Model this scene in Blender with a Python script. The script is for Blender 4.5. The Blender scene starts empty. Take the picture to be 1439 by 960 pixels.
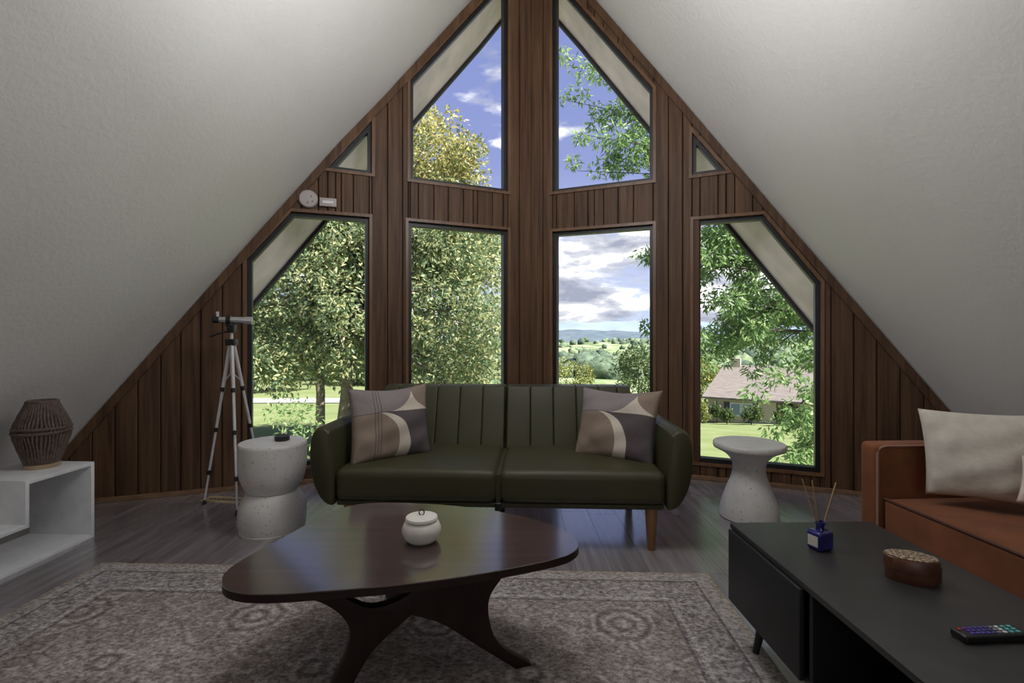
import bpy, bmesh, math, random
import numpy as np
from mathutils import Vector, Matrix

random.seed(7)
rng = np.random.default_rng(7)
S = bpy.context.scene
COL = S.collection
R = math.radians
H = 1.156            # eye height above the floor
F = 700.0            # focal length in photo pixels

# ------------------------------------------------------------------ camera
cam_d = bpy.data.cameras.new('camera')
cam = bpy.data.objects.new('camera', cam_d)
COL.objects.link(cam)
cam.location = (0, 0, H)
cam.rotation_euler = (R(90), 0, 0)
cam_d.sensor_width = 36.0
cam_d.lens = 36.0 * F / 1439.0
cam_d.shift_y = -10.0 / 1439.0
cam_d.clip_end = 30000
cam_d.clip_start = 0.05
S.camera = cam

# ------------------------------------------------------------------ colour management
S.view_settings.view_transform = 'Standard'
S.view_settings.look = 'None'
S.view_settings.gamma = 1.0
S.view_settings.use_curve_mapping = False
S.view_settings.exposure = 0.45


# ------------------------------------------------------------------ node helpers
def nd(nt, typ, props=None, **ins):
    n = nt.nodes.new('ShaderNode' + typ)
    for k, v in (props or {}).items():
        setattr(n, k, v)
    for k, v in ins.items():
        key = int(k[1:]) if (k[0] == 'i' and k[1:].isdigit()) else k.replace('_', ' ')
        s = n.inputs[key]
        if isinstance(v, bpy.types.NodeSocket):
            nt.links.new(v, s)
        else:
            if s.type == 'RGBA' and len(v) == 3:
                v = (*v, 1)
            s.default_value = v
    return n


def mth(nt, op, a, b=None, c=None, clamp=False):
    n = nt.nodes.new('ShaderNodeMath')
    n.operation = op
    n.use_clamp = clamp
    for i, v in enumerate((a, b, c)):
        if v is None:
            continue
        if isinstance(v, bpy.types.NodeSocket):
            nt.links.new(v, n.inputs[i])
        else:
            n.inputs[i].default_value = v
    return n.outputs[0]


def mixc(nt, fac, a, b, blend='MIX'):
    n = nt.nodes.new('ShaderNodeMix')
    n.data_type = 'RGBA'
    n.blend_type = blend
    n.clamp_factor = True
    for s, v in ((n.inputs[0], fac), (n.inputs[6], a), (n.inputs[7], b)):
        if isinstance(v, bpy.types.NodeSocket):
            nt.links.new(v, s)
        elif s.type == 'RGBA':
            s.default_value = (*v[:3], 1)
        else:
            s.default_value = v
    return n.outputs[2]


def ramp(nt, fac, stops):
    n = nt.nodes.new('ShaderNodeValToRGB')
    e = n.color_ramp.elements
    while len(e) < len(stops):
        e.new(0.5)
    for el, (p, c) in zip(e, stops):
        el.position = p
        el.color = (*c, 1) if len(c) == 3 else c
    nt.links.new(fac, n.inputs[0])
    return n.outputs[0]


def noise(nt, vec, scale, detail=3.0, rough=0.55, dist=0.0, dim='3D'):
    n = nd(nt, 'TexNoise', {'noise_dimensions': dim}, Scale=scale, Detail=detail, Roughness=rough, Distortion=dist)
    if vec is not None:
        nt.links.new(vec, n.inputs['Vector'])
    return n.outputs[0]


def mapping(nt, vec, scale=(1, 1, 1), loc=(0, 0, 0), rot=(0, 0, 0)):
    n = nd(nt, 'Mapping', None, Scale=scale, Location=loc, Rotation=rot)
    nt.links.new(vec, n.inputs['Vector'])
    return n.outputs[0]


def objco(nt):
    return nd(nt, 'TexCoord').outputs['Object']


def new_mat(name):
    m = bpy.data.materials.new(name)
    m.use_nodes = True
    nt = m.node_tree
    b = nt.nodes['Principled BSDF']
    return m, nt, b


def simple(name, col, rough=0.5, metal=0.0, var=0.08, scale=12.0, bump=0.0, bscale=80.0, spec=0.5, sheen=0.0):
    m, nt, b = new_mat(name)
    co = objco(nt)
    f = noise(nt, co, scale, 4)
    lo = tuple(c * (1 - var) for c in col)
    hi = tuple(min(1, c * (1 + var)) for c in col)
    nt.links.new(ramp(nt, f, [(0.3, lo), (0.7, hi)]), b.inputs['Base Color'])
    b.inputs['Roughness'].default_value = rough
    b.inputs['Metallic'].default_value = metal
    b.inputs['Specular IOR Level'].default_value = spec
    if sheen:
        b.inputs['Sheen Weight'].default_value = sheen
        b.inputs['Sheen Roughness'].default_value = 0.4
    if bump:
        bn = nd(nt, 'Bump', None, Strength=bump, Distance=0.004, Height=noise(nt, co, bscale, 3))
        nt.links.new(bn.outputs[0], b.inputs['Normal'])
    return m


def wood(name, c_dark, c_mid, c_light, grain=(34, 34, 1.3), rough=0.5, per_obj=0.25, bump=0.15, spec=0.5, rand_off=False):
    m, nt, b = new_mat(name)
    co = objco(nt)
    info = nd(nt, 'ObjectInfo')
    if rand_off:
        off = nd(nt, 'CombineXYZ', None, X=mth(nt, 'MULTIPLY', info.outputs['Random'], 37.0),
                 Y=mth(nt, 'MULTIPLY', info.outputs['Random'], 91.0), Z=0.0)
        va = nd(nt, 'VectorMath', {'operation': 'ADD'})
        nt.links.new(co, va.inputs[0])
        nt.links.new(off.outputs[0], va.inputs[1])
        co = va.outputs[0]
    g1 = noise(nt, mapping(nt, co, grain), 1.0, 5, 0.62, 0.6)
    g2 = noise(nt, mapping(nt, co, tuple(v * 0.28 for v in grain)), 1.0, 3, 0.5, 1.2)
    s = mth(nt, 'ADD', mth(nt, 'MULTIPLY', g1, 0.6), mth(nt, 'MULTIPLY', g2, 0.4))
    c = ramp(nt, s, [(0.34, c_dark), (0.5, c_mid), (0.66, c_light)])
    v = mth(nt, 'ADD', 1.0 - per_obj, mth(nt, 'MULTIPLY', info.outputs['Random'], 2 * per_obj))
    vv = nd(nt, 'CombineColor', None, Red=v, Green=v, Blue=v).outputs[0]
    nt.links.new(mixc(nt, 1.0, c, vv, 'MULTIPLY'), b.inputs['Base Color'])
    b.inputs['Roughness'].default_value = rough
    b.inputs['Specular IOR Level'].default_value = spec
    bn = nd(nt, 'Bump', None, Strength=bump, Distance=0.002, Height=g1)
    nt.links.new(bn.outputs[0], b.inputs['Normal'])
    return m


# ------------------------------------------------------------------ world: daylight sky with low cumulus
W = bpy.data.worlds.new('sky')
S.world = W
W.use_nodes = True
nt = W.node_tree
bg = nt.nodes['Background']
dirv = nd(nt, 'TexCoord').outputs['Generated']
sep = nd(nt, 'SeparateXYZ')
nt.links.new(dirv, sep.inputs[0])
dz = sep.outputs['Z']
blue = ramp(nt, dz, [(0.0, (0.42, 0.49, 0.62)), (0.12, (0.38, 0.43, 0.62)), (0.32, (0.20, 0.24, 0.46)), (0.8, (0.13, 0.17, 0.40))])
den = mth(nt, 'ADD', mth(nt, 'MAXIMUM', dz, 0.0), 0.07)
pv = nd(nt, 'CombineXYZ', None, X=mth(nt, 'DIVIDE', sep.outputs['X'], den), Y=mth(nt, 'DIVIDE', sep.outputs['Y'], den), Z=mth(nt, 'MULTIPLY', dz, 9.0)).outputs[0]
n1 = noise(nt, mapping(nt, dirv, (5.0, 5.0, 13.0), (2.3, 4.1, 0.4)), 1.0, 8, 0.56, 0.25)
cover = ramp(nt, dz, [(0.0, (0.55,) * 3), (0.14, (0.52,) * 3), (0.20, (0.40,) * 3), (0.27, (0.25,) * 3), (1.0, (0.25,) * 3)])
d = mth(nt, 'SUBTRACT', mth(nt, 'ADD', n1, cover), 0.86)
cl = mth(nt, 'MULTIPLY', d, 9.0, clamp=True)
n2 = noise(nt, mapping(nt, dirv, (7.0, 7.0, 22.0), (7.3, 1.1, 2.4)), 1.0, 7, 0.58, 0.3)
ccol = ramp(nt, n2, [(0.38, (0.27, 0.29, 0.37)), (0.50, (0.52, 0.53, 0.58)), (0.62, (1.6, 1.58, 1.55))])
sky = mixc(nt, cl, blue, ccol)
nt.links.new(sky, bg.inputs['Color'])
bg.inputs['Strength'].default_value = 1.15

# ------------------------------------------------------------------ sun
sun_d = bpy.data.lights.new('sun', 'SUN')
sun_d.energy = 11.5
sun_d.angle = R(0.6)
sun_d.color = (1.0, 0.95, 0.87)
sun = bpy.data.objects.new('sun', sun_d)
COL.objects.link(sun)
sun.rotation_euler = Vector((-0.62, 0.38, -0.95)).to_track_quat('-Z', 'Y').to_euler()

# added fill lights out of view: one behind the camera, two overhead
def area(name, loc, target, sx, sy, energy, color):
    l = bpy.data.lights.new(name, 'AREA')
    l.shape = 'RECTANGLE'
    l.size = sx
    l.size_y = sy
    l.energy = energy
    l.color = color
    o = bpy.data.objects.new(name, l)
    COL.objects.link(o)
    o.location = loc
    o.rotation_euler = (Vector(target) - Vector(loc)).to_track_quat('-Z', 'Y').to_euler()
    return o


area('rear_fill_light', (0, -4.35, 1.5), (0, 3, 1.7), 3.4, 2.2, 15, (0.93, 0.96, 1.0))  # added fill from behind; the rear wall has no opening
area('ceiling_fill_light', (0.1, 1.5, 2.3), (0.1, 1.7, 5.0), 1.5, 1.5, 14, (0.97, 0.97, 1.0))  # added fill aimed up at the slopes
fill_d = bpy.data.lights.new('overhead_fill_light', 'POINT')  # added overhead fill, no fixture modelled
fill_d.energy = 44
fill_d.shadow_soft_size = 0.30
fill_d.color = (0.95, 0.96, 1.0)
fill_o = bpy.data.objects.new('overhead_fill_light', fill_d)
COL.objects.link(fill_o)
fill_o.location = (0.1, 2.15, 2.68)


# ------------------------------------------------------------------ geometry helpers
def P(px, py, Y):
    return Vector(((px - 720.0) * Y / F, Y, H - (py - 470.0) * Y / F))


def G(px, py, z=0.0):
    Y = (H - z) * F / (py - 470.0)
    return Vector(((px - 720.0) * Y / F, Y, z))


class MB:
    """collects polygons for ONE mesh object"""
    def __init__(self):
        self.v, self.f = [], []

    def add(self, verts, faces):
        o = len(self.v)
        self.v += [tuple(p) for p in verts]
        self.f += [tuple(i + o for i in fc) for fc in faces]
        return self

    def box(self, c, s, rz=0.0, M=None):
        hx, hy, hz = s[0] / 2, s[1] / 2, s[2] / 2
        vs = [Vector((x, y, z)) for x in (-hx, hx) for y in (-hy, hy) for z in (-hz, hz)]
        if rz:
            vs = [Matrix.Rotation(rz, 3, 'Z') @ p for p in vs]
        if M is not None:
            vs = [M @ p for p in vs]
        vs = [p + Vector(c) for p in vs]
        return self.add(vs, [(0, 1, 3, 2), (4, 6, 7, 5), (0, 4, 5, 1), (2, 3, 7, 6), (0, 2, 6, 4), (1, 5, 7, 3)])

    def bb(self, x0, x1, y0, y1, z0, z1):
        return self.box(((x0 + x1) / 2, (y0 + y1) / 2, (z0 + z1) / 2), (abs(x1 - x0), abs(y1 - y0), abs(z1 - z0)))

    def loft(self, rings, cap=True, closed=True):
        n = len(rings[0])
        vs = [p for r in rings for p in r]
        fs = []
        for i in range(len(rings) - 1):
            for j in range(n if closed else n - 1):
                k = (j + 1) % n
                fs.append((i * n + j, i * n + k, (i + 1) * n + k, (i + 1) * n + j))
        if cap:
            fs.append(tuple(range(n))[::-1])
            fs.append(tuple((len(rings) - 1) * n + j for j in range(n)))
        return self.add(vs, fs)

    def prism(self, poly, fn0, fn1):
        return self.loft([[fn0(p) for p in poly], [fn1(p) for p in poly]])

    def ring(self, outer, inner, f0, f1):
        n = len(outer)
        vs = [f0(p) for p in outer] + [f1(p) for p in outer] + [f1(p) for p in inner] + [f0(p) for p in inner]
        fs = []
        for j in range(n):
            k = (j + 1) % n
            for a in range(4):
                b = (a + 1) % 4
                fs.append((a * n + j, a * n + k, b * n + k, b * n + j))
        return self.add(vs, fs)

    def lathe(self, prof, c=(0, 0, 0), seg=32, sx=1.0, sy=1.0, M=None):
        rings = []
        for r, z in prof:
            ring = []
            for j in range(seg):
                a = 2 * math.pi * j / seg
                p = Vector((max(r, 1e-4) * math.cos(a) * sx, max(r, 1e-4) * math.sin(a) * sy, z))
                if M is not None:
                    p = M @ p
                ring.append(p + Vector(c))
            rings.append(ring)
        return self.loft(rings)

    def tube(self, path, rad, seg=8):
        path = [Vector(p) for p in path]
        rads = rad if isinstance(rad, (list, tuple)) else [rad] * len(path)
        rings = []
        for i, p in enumerate(path):
            t = (path[min(i + 1, len(path) - 1)] - path[max(i - 1, 0)]).normalized()
            ref = Vector((0, 0, 1)) if abs(t.z) < 0.9 else Vector((1, 0, 0))
            a = t.cross(ref).normalized()
            b = t.cross(a)
            rings.append([p + (a * math.cos(2 * math.pi * j / seg) + b * math.sin(2 * math.pi * j / seg)) * rads[i] for j in range(seg)])
        return self.loft(rings)

    def rbox(self, c, h, r, k=4, m=4, crown=0.0, warp=None):
        """rounded box: centre c, half sizes h, edge radius r; crown lifts the middle of the top"""
        def samples(hh):
            a = [-hh + r * i / k for i in range(k)]
            inn = [-(hh - r) + 2 * (hh - r) * i / m for i in range(m + 1)]
            return a + inn + [-x for x in a[::-1]]
        sx, sy, sz = samples(h[0]), samples(h[1]), samples(h[2])
        idx, vs, fs = {}, [], []

        def vid(q):
            key = tuple(round(x, 6) for x in q)
            if key in idx:
                return idx[key]
            inn = [max(-(hh - r), min(hh - r, x)) for x, hh in zip(q, h)]
            dv = Vector([x - y for x, y in zip(q, inn)])
            p = Vector(inn) + (dv.normalized() * r if dv.length > 1e-9 else dv)
            if crown and p.z > 0:
                p.z += crown * max(0, 1 - (p.x / h[0]) ** 2) ** 0.6 * max(0, 1 - (p.y / h[1]) ** 2) ** 0.6 * min(1, p.z / h[2])
            if warp:
                p = warp(p)
            idx[key] = len(vs)
            vs.append(p + Vector(c))
            return idx[key]

        def face(fn, A, B, flip):
            for i in range(len(A) - 1):
                for j in range(len(B) - 1):
                    q = [vid(fn(A[i], B[j])), vid(fn(A[i + 1], B[j])), vid(fn(A[i + 1], B[j + 1])), vid(fn(A[i], B[j + 1]))]
                    fs.append(tuple(q[::-1] if flip else q))
        face(lambda a, b: (a, b, h[2]), sx, sy, False)
        face(lambda a, b: (a, b, -h[2]), sx, sy, True)
        face(lambda a, b: (a, -h[1], b), sx, sz, False)
        face(lambda a, b: (a, h[1], b), sx, sz, True)
        face(lambda a, b: (h[0], a, b), sy, sz, False)
        face(lambda a, b: (-h[0], a, b), sy, sz, True)
        return self.add(vs, fs)

    def build(self, name, mat, parent=None, smooth=None, bevel=0.0, seg=2, off=None):
        vs = self.v
        if off is not None:
            vs = [(p[0] - off[0], p[1] - off[1], p[2] - off[2]) for p in vs]
        me = bpy.data.meshes.new(name)
        me.from_pydata(vs, [], self.f)
        bm = bmesh.new()
        bm.from_mesh(me)
        bmesh.ops.recalc_face_normals(bm, faces=bm.faces)
        if bevel:
            es = [e for e in bm.edges if len(e.link_faces) == 2 and e.calc_face_angle(0) > 0.6]
            bmesh.ops.bevel(bm, geom=es, offset=bevel, segments=seg, profile=0.5, affect='EDGES', clamp_overlap=True)
        bm.to_mesh(me)
        bm.free()
        if smooth is not None:
            me.shade_smooth()
            if smooth < 180:
                me.set_sharp_from_angle(angle=R(smooth))
        o = bpy.data.objects.new(name, me)
        COL.objects.link(o)
        me.materials.append(mat)
        if parent is not None:
            o.parent = parent
        return o


def empty(name, loc=(0, 0, 0), rz=0.0):
    o = bpy.data.objects.new(name, None)
    o.empty_display_size = 0.1
    COL.objects.link(o)
    o.location = loc
    o.rotation_euler = (0, 0, rz)
    return o


def tag(o, label, cat, group=None):
    o['label'] = label
    o['category'] = cat
    if group:
        o['group'] = group
    return o


def struct(o):
    o['kind'] = 'structure'
    return o


def spline(pts, n=8, closed=True):
    out = []
    N = len(pts)
    rngi = range(N) if closed else range(N - 1)
    for i in rngi:
        if closed:
            p0, p1, p2, p3 = pts[(i - 1) % N], pts[i], pts[(i + 1) % N], pts[(i + 2) % N]
        else:
            p0, p1, p2, p3 = pts[max(i - 1, 0)], pts[i], pts[i + 1], pts[min(i + 2, N - 1)]
        for k in range(n):
            t = k / n
            out.append(tuple(0.5 * (2 * b + (c - a) * t + (2 * a - 5 * b + 4 * c - d_) * t * t + (-a + 3 * b - 3 * c + d_) * t ** 3)
                             for a, b, c, d_ in zip(p0, p1, p2, p3)))
    if not closed:
        out.append(tuple(pts[-1]))
    return out


# ------------------------------------------------------------------ materials
M = {}
M['plank'] = wood('walnut wall paneling', (0.040, 0.019, 0.010), (0.098, 0.050, 0.025), (0.150, 0.082, 0.042), (38, 38, 1.4), 0.55, 0.12, 0.25, 0.3)
M['casing'] = wood('window casing wood', (0.08, 0.035, 0.015), (0.15, 0.07, 0.03), (0.20, 0.10, 0.045), (30, 30, 3.0), 0.4, 0.1, 0.1)
M['base'] = wood('baseboard wood', (0.13, 0.07, 0.035), (0.20, 0.11, 0.055), (0.26, 0.15, 0.08), (3, 30, 30), 0.5, 0.05, 0.1)
M['backing'] = simple('dark wall backing', (0.02, 0.011, 0.007), 0.9)
M['floor'] = wood('grey brown floor plank', (0.145, 0.125, 0.128), (0.215, 0.19, 0.195), (0.30, 0.27, 0.275), (26, 1.6, 26), 0.27, 0.12, 0.06, 0.8, True)
_b = M['floor'].node_tree.nodes['Principled BSDF']
_b.inputs['Coat Weight'].default_value = 0.75
_b.inputs['Coat Roughness'].default_value = 0.16
_b.inputs['Coat IOR'].default_value = 1.9
M['subfloor'] = simple('subfloor', (0.05, 0.04, 0.035), 0.8)
M['black_frame'] = simple('black window frame', (0.012, 0.011, 0.012), 0.45)
M['white_paint'] = simple('white paint', (0.74, 0.74, 0.74), 0.4)
M['soffit'] = simple('weathered white soffit', (0.72, 0.60, 0.67), 0.8, var=0.22, scale=2.5)
M['fascia'] = simple('dark fascia', (0.03, 0.03, 0.03), 0.7)
M['espresso'] = wood('dark espresso wood', (0.022, 0.010, 0.008), (0.040, 0.019, 0.015), (0.064, 0.032, 0.025), (1.6, 30, 30), 0.35, 0.0, 0.02, 0.3)
_b = M['espresso'].node_tree.nodes['Principled BSDF']
_b.inputs['Coat Weight'].default_value = 1.0
_b.inputs['Coat Roughness'].default_value = 0.13
_b.inputs['Coat IOR'].default_value = 2.0
M['espresso_leg'] = wood('espresso leg wood', (0.014, 0.006, 0.0045), (0.021, 0.0095, 0.007), (0.029, 0.0135, 0.010), (20, 20, 3), 0.5, 0.0, 0.04, 0.3)
M['green'] = simple('olive green leatherette', (0.046, 0.043, 0.018), 0.48, var=0.10, scale=5, bump=0.10, bscale=260, spec=0.35)
M['leg_wood'] = wood('honey brown leg wood', (0.16, 0.07, 0.025), (0.24, 0.11, 0.04), (0.30, 0.15, 0.06), (40, 40, 4), 0.4, 0.0, 0.05)
M['black_plastic'] = simple('black plastic', (0.010, 0.010, 0.011), 0.4)
M['terrazzo'] = None
M['rust'] = simple('rust velvet', (0.19, 0.067, 0.027), 0.8, var=0.3, scale=5, bump=0.06, bscale=200, sheen=0.12, spec=0.25)
M['rust_pipe'] = simple('rust velvet piping', (0.07, 0.022, 0.012), 0.7)
M['sheen_edge'] = simple('sheen lightened piping', (0.30, 0.16, 0.11), 0.7)  # piping lightened to carry the velvet sheen along the arm edges
M['linen'] = simple('cream linen', (0.60, 0.55, 0.47), 0.85, var=0.08, scale=20, bump=0.3, bscale=60)
M['blush'] = simple('blush linen', (0.68, 0.56, 0.50), 0.85)
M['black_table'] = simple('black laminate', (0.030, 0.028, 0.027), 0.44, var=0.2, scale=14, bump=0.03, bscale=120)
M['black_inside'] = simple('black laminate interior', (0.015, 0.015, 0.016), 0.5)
M['rope'] = simple('dark twisted rope', (0.125, 0.088, 0.070), 0.85, var=0.5, scale=60, bump=0.5, bscale=240)
M['pale_wood'] = wood('pale wood', (0.30, 0.21, 0.12), (0.40, 0.29, 0.17), (0.48, 0.36, 0.22), (10, 10, 2), 0.5, 0.0)
M['ceramic'] = simple('white ceramic', (0.72, 0.68, 0.61), 0.35, var=0.05, scale=20)
M['alu'] = simple('silver aluminium', (0.66, 0.63, 0.64), 0.4, 0.25)
M['chrome'] = simple('polished silver', (0.72, 0.72, 0.74), 0.2, 0.9)
M['reed'] = simple('reed', (0.42, 0.27, 0.13), 0.6)
M['brass'] = simple('old brass vent', (0.50, 0.37, 0.22), 0.45, 0.2)
M['detector'] = simple('off white plastic', (0.46, 0.41, 0.38), 0.5)
M['oval_side'] = simple('dark red brown bentwood', (0.10, 0.036, 0.020), 0.35, var=0.35, scale=30)


def mat_ceiling():
    m, nt, b = new_mat('textured drywall')
    co = objco(nt)
    f = noise(nt, co, 1.3, 3)
    nt.links.new(ramp(nt, f, [(0.3, (0.65, 0.625, 0.60)), (0.7, (0.69, 0.665, 0.64))]), b.inputs['Base Color'])
    b.inputs['Roughness'].default_value = 0.85
    bn = nd(nt, 'Bump', None, Strength=0.45, Distance=0.008, Height=noise(nt, co, 34, 4, 0.65))
    nt.links.new(bn.outputs[0], b.inputs['Normal'])
    return m


M['ceiling'] = mat_ceiling()


def mat_glass(name, tint, refl):
    m = bpy.data.materials.new(name)
    m.use_nodes = True
    nt = m.node_tree
    nt.nodes.clear()
    out = nd(nt, 'OutputMaterial')
    tr = nd(nt, 'BsdfTransparent', None, Color=tint)
    gl = nd(nt, 'BsdfGlossy', None, Color=(1, 1, 1), Roughness=0.02)
    lw = nd(nt, 'LayerWeight', None, Blend=0.12)
    mx = nd(nt, 'MixShader', None, i0=mth(nt, 'MULTIPLY', lw.outputs['Fresnel'], refl))
    nt.links.new(tr.outputs[0], mx.inputs[1])
    nt.links.new(gl.outputs[0], mx.inputs[2])
    nt.links.new(mx.outputs[0], out.inputs[0])
    return m


M['glass'] = mat_glass('window glass', (0.985, 0.99, 0.99), 0.5)


def mat_terrazzo():
    m, nt, b = new_mat('white terrazzo')
    co = objco(nt)
    v = nd(nt, 'TexVoronoi', None, Scale=46.0)
    nt.links.new(co, v.inputs['Vector'])
    spot = mth(nt, 'LESS_THAN', v.outputs['Distance'], mth(nt, 'MULTIPLY', noise(nt, co, 30, 2), 0.46))
    vc = nd(nt, 'SeparateColor')
    nt.links.new(v.outputs['Color'], vc.inputs[0])
    chip = ramp(nt, vc.outputs[0], [(0.0, (0.28, 0.22, 0.18)), (0.4, (0.52, 0.47, 0.43)), (0.8, (0.60, 0.57, 0.54))])
    base = ramp(nt, noise(nt, co, 9, 4), [(0.3, (0.60, 0.57, 0.54)), (0.7, (0.68, 0.66, 0.63))])
    nt.links.new(mixc(nt, mth(nt, 'MULTIPLY', spot, 0.6), base, chip), b.inputs['Base Color'])
    b.inputs['Roughness'].default_value = 0.45
    return m


M['terrazzo'] = mat_terrazzo()


def mat_rug():
    m, nt, b = new_mat('distressed oriental rug')
    co = objco(nt)
    s = nd(nt, 'SeparateXYZ')
    nt.links.new(co, s.inputs[0])
    x, y = s.outputs['X'], s.outputs['Y']
    ax = mth(nt, 'SUBTRACT', 1.50, mth(nt, 'ABSOLUTE', x))       # distance to the long-side edges
    ay = mth(nt, 'SUBTRACT', 1.22, mth(nt, 'ABSOLUTE', y))
    edge = mth(nt, 'MINIMUM', ax, ay)
    wear = noise(nt, co, 3.2, 5, 0.65)
    fine = noise(nt, mapping(nt, co, (1, 1.6, 1)), 52, 4, 0.75)
    # field motifs: octagonal guls on a lattice with rings
    def lattice(sx, sy, ox, oy, r0, r1, sq):
        fx = mth(nt, 'SUBTRACT', mth(nt, 'FRACT', mth(nt, 'ADD', mth(nt, 'DIVIDE', x, sx), ox)), 0.5)
        fy = mth(nt, 'SUBTRACT', mth(nt, 'FRACT', mth(nt, 'ADD', mth(nt, 'DIVIDE', y, sy), oy)), 0.5)
        gx = mth(nt, 'MULTIPLY', mth(nt, 'ABSOLUTE', fx), sx)
        gy = mth(nt, 'MULTIPLY', mth(nt, 'ABSOLUTE', fy), sy)
        o = mth(nt, 'MAXIMUM', mth(nt, 'MAXIMUM', gx, gy), mth(nt, 'MULTIPLY', mth(nt, 'ADD', gx, gy), sq))
        w = mth(nt, 'SINE', mth(nt, 'MULTIPLY', o, 6.2832 / r1))
        inside = mth(nt, 'LESS_THAN', o, r0)
        return mth(nt, 'MULTIPLY', mth(nt, 'MULTIPLY', w, 1.0), inside), inside
    l1, in1 = lattice(0.74, 0.60, 0.13, 0.2, 0.125, 0.055, 0.72)
    l2, in2 = lattice(0.74, 0.60, 0.63, 0.7, 0.075, 0.05, 0.62)
    wob = nd(nt, 'VectorMath', {'operation': 'MULTIPLY_ADD'})
    wn_ = nd(nt, 'TexNoise', None, Scale=14.0, Detail=2.0)
    nt.links.new(co, wn_.inputs['Vector'])
    nt.links.new(wn_.outputs['Color'], wob.inputs[0])
    wob.inputs[1].default_value = (0.05, 0.05, 0.0)
    nt.links.new(co, wob.inputs[2])
    vor = nd(nt, 'TexVoronoi', {'feature': 'DISTANCE_TO_EDGE'}, Scale=9.0)
    nt.links.new(wob.outputs[0], vor.inputs['Vector'])
    vine = mth(nt, 'LESS_THAN', vor.outputs[0], 0.07)
    vor2 = nd(nt, 'TexVoronoi', {'feature': 'DISTANCE_TO_EDGE'}, Scale=26.0)
    nt.links.new(wob.outputs[0], vor2.inputs['Vector'])
    small = mth(nt, 'LESS_THAN', vor2.outputs[0], 0.11)
    base = ramp(nt, wear, [(0.32, (0.21, 0.175, 0.160)), (0.5, (0.30, 0.255, 0.235)), (0.68, (0.39, 0.345, 0.32))])
    light = (0.52, 0.48, 0.46)
    dark = (0.10, 0.08, 0.08)
    k1 = mth(nt, 'MULTIPLY', mth(nt, 'MAXIMUM', mth(nt, 'ADD', l1, l2), 0.0), 0.55)
    k2 = mth(nt, 'MULTIPLY', mth(nt, 'MAXIMUM', mth(nt, 'MULTIPLY', mth(nt, 'ADD', l1, l2), -1.0), 0.0), 0.62)
    c = mixc(nt, mth(nt, 'MULTIPLY', vine, mth(nt, 'MULTIPLY', noise(nt, co, 7, 2), 0.6)), base, light)
    c = mixc(nt, mth(nt, 'MULTIPLY', small, mth(nt, 'MULTIPLY', noise(nt, co, 5, 2), 0.5)), c, dark)
    c = mixc(nt, mth(nt, 'MULTIPLY', k1, mth(nt, 'MULTIPLY', wear, 1.5)), c, light)
    c = mixc(nt, k2, c, dark)
    # border
    inb = mth(nt, 'LESS_THAN', edge, 0.27)
    bc = ramp(nt, wear, [(0.3, (0.20, 0.175, 0.17)), (0.7, (0.36, 0.33, 0.32))])
    bw = nd(nt, 'TexVoronoi', {'feature': 'F1'}, Scale=14.0)
    nt.links.new(co, bw.inputs['Vector'])
    ringb = mth(nt, 'SINE', mth(nt, 'MULTIPLY', bw.outputs['Distance'], 17.0))
    bc = mixc(nt, mth(nt, 'MULTIPLY', mth(nt, 'MAXIMUM', ringb, 0.0), 0.55), bc, dark)
    bc = mixc(nt, mth(nt, 'MULTIPLY', small, 0.3), bc, light)
    c = mixc(nt, inb, c, bc)
    for e0, e1, colr, k in ((0.262, 0.275, dark, 0.6), (0.235, 0.25, light, 0.5), (0.085, 0.097, dark, 0.7), (0.028, 0.085, (0.36, 0.33, 0.31), 0.75), (0.0, 0.028, (0.33, 0.28, 0.23), 0.9)):
        band = mth(nt, 'MULTIPLY', mth(nt, 'GREATER_THAN', edge, e0), mth(nt, 'LESS_THAN', edge, e1))
        c = mixc(nt, mth(nt, 'MULTIPLY', band, k), c, colr)
    # woven speckle and distress
    c = mixc(nt, 0.55, c, ramp(nt, fine, [(0.38, (0.05, 0.05, 0.05)), (0.62, (0.97, 0.97, 0.97))]), 'OVERLAY')
    worn = mth(nt, 'MULTIPLY', mth(nt, 'SUBTRACT', noise(nt, co, 21, 5, 0.75), 0.47), 3.0, clamp=True)
    c = mixc(nt, mth(nt, 'MULTIPLY', worn, 0.35), c, (0.30, 0.265, 0.245))
    nt.links.new(c, b.inputs['Base Color'])
    b.inputs['Roughness'].default_value = 0.95
    b.inputs['Specular IOR Level'].default_value = 0.15
    bn = nd(nt, 'Bump', None, Strength=0.5, Distance=0.004, Height=fine)
    nt.links.new(bn.outputs[0], b.inputs['Normal'])
    return m


M['rug'] = mat_rug()


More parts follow.
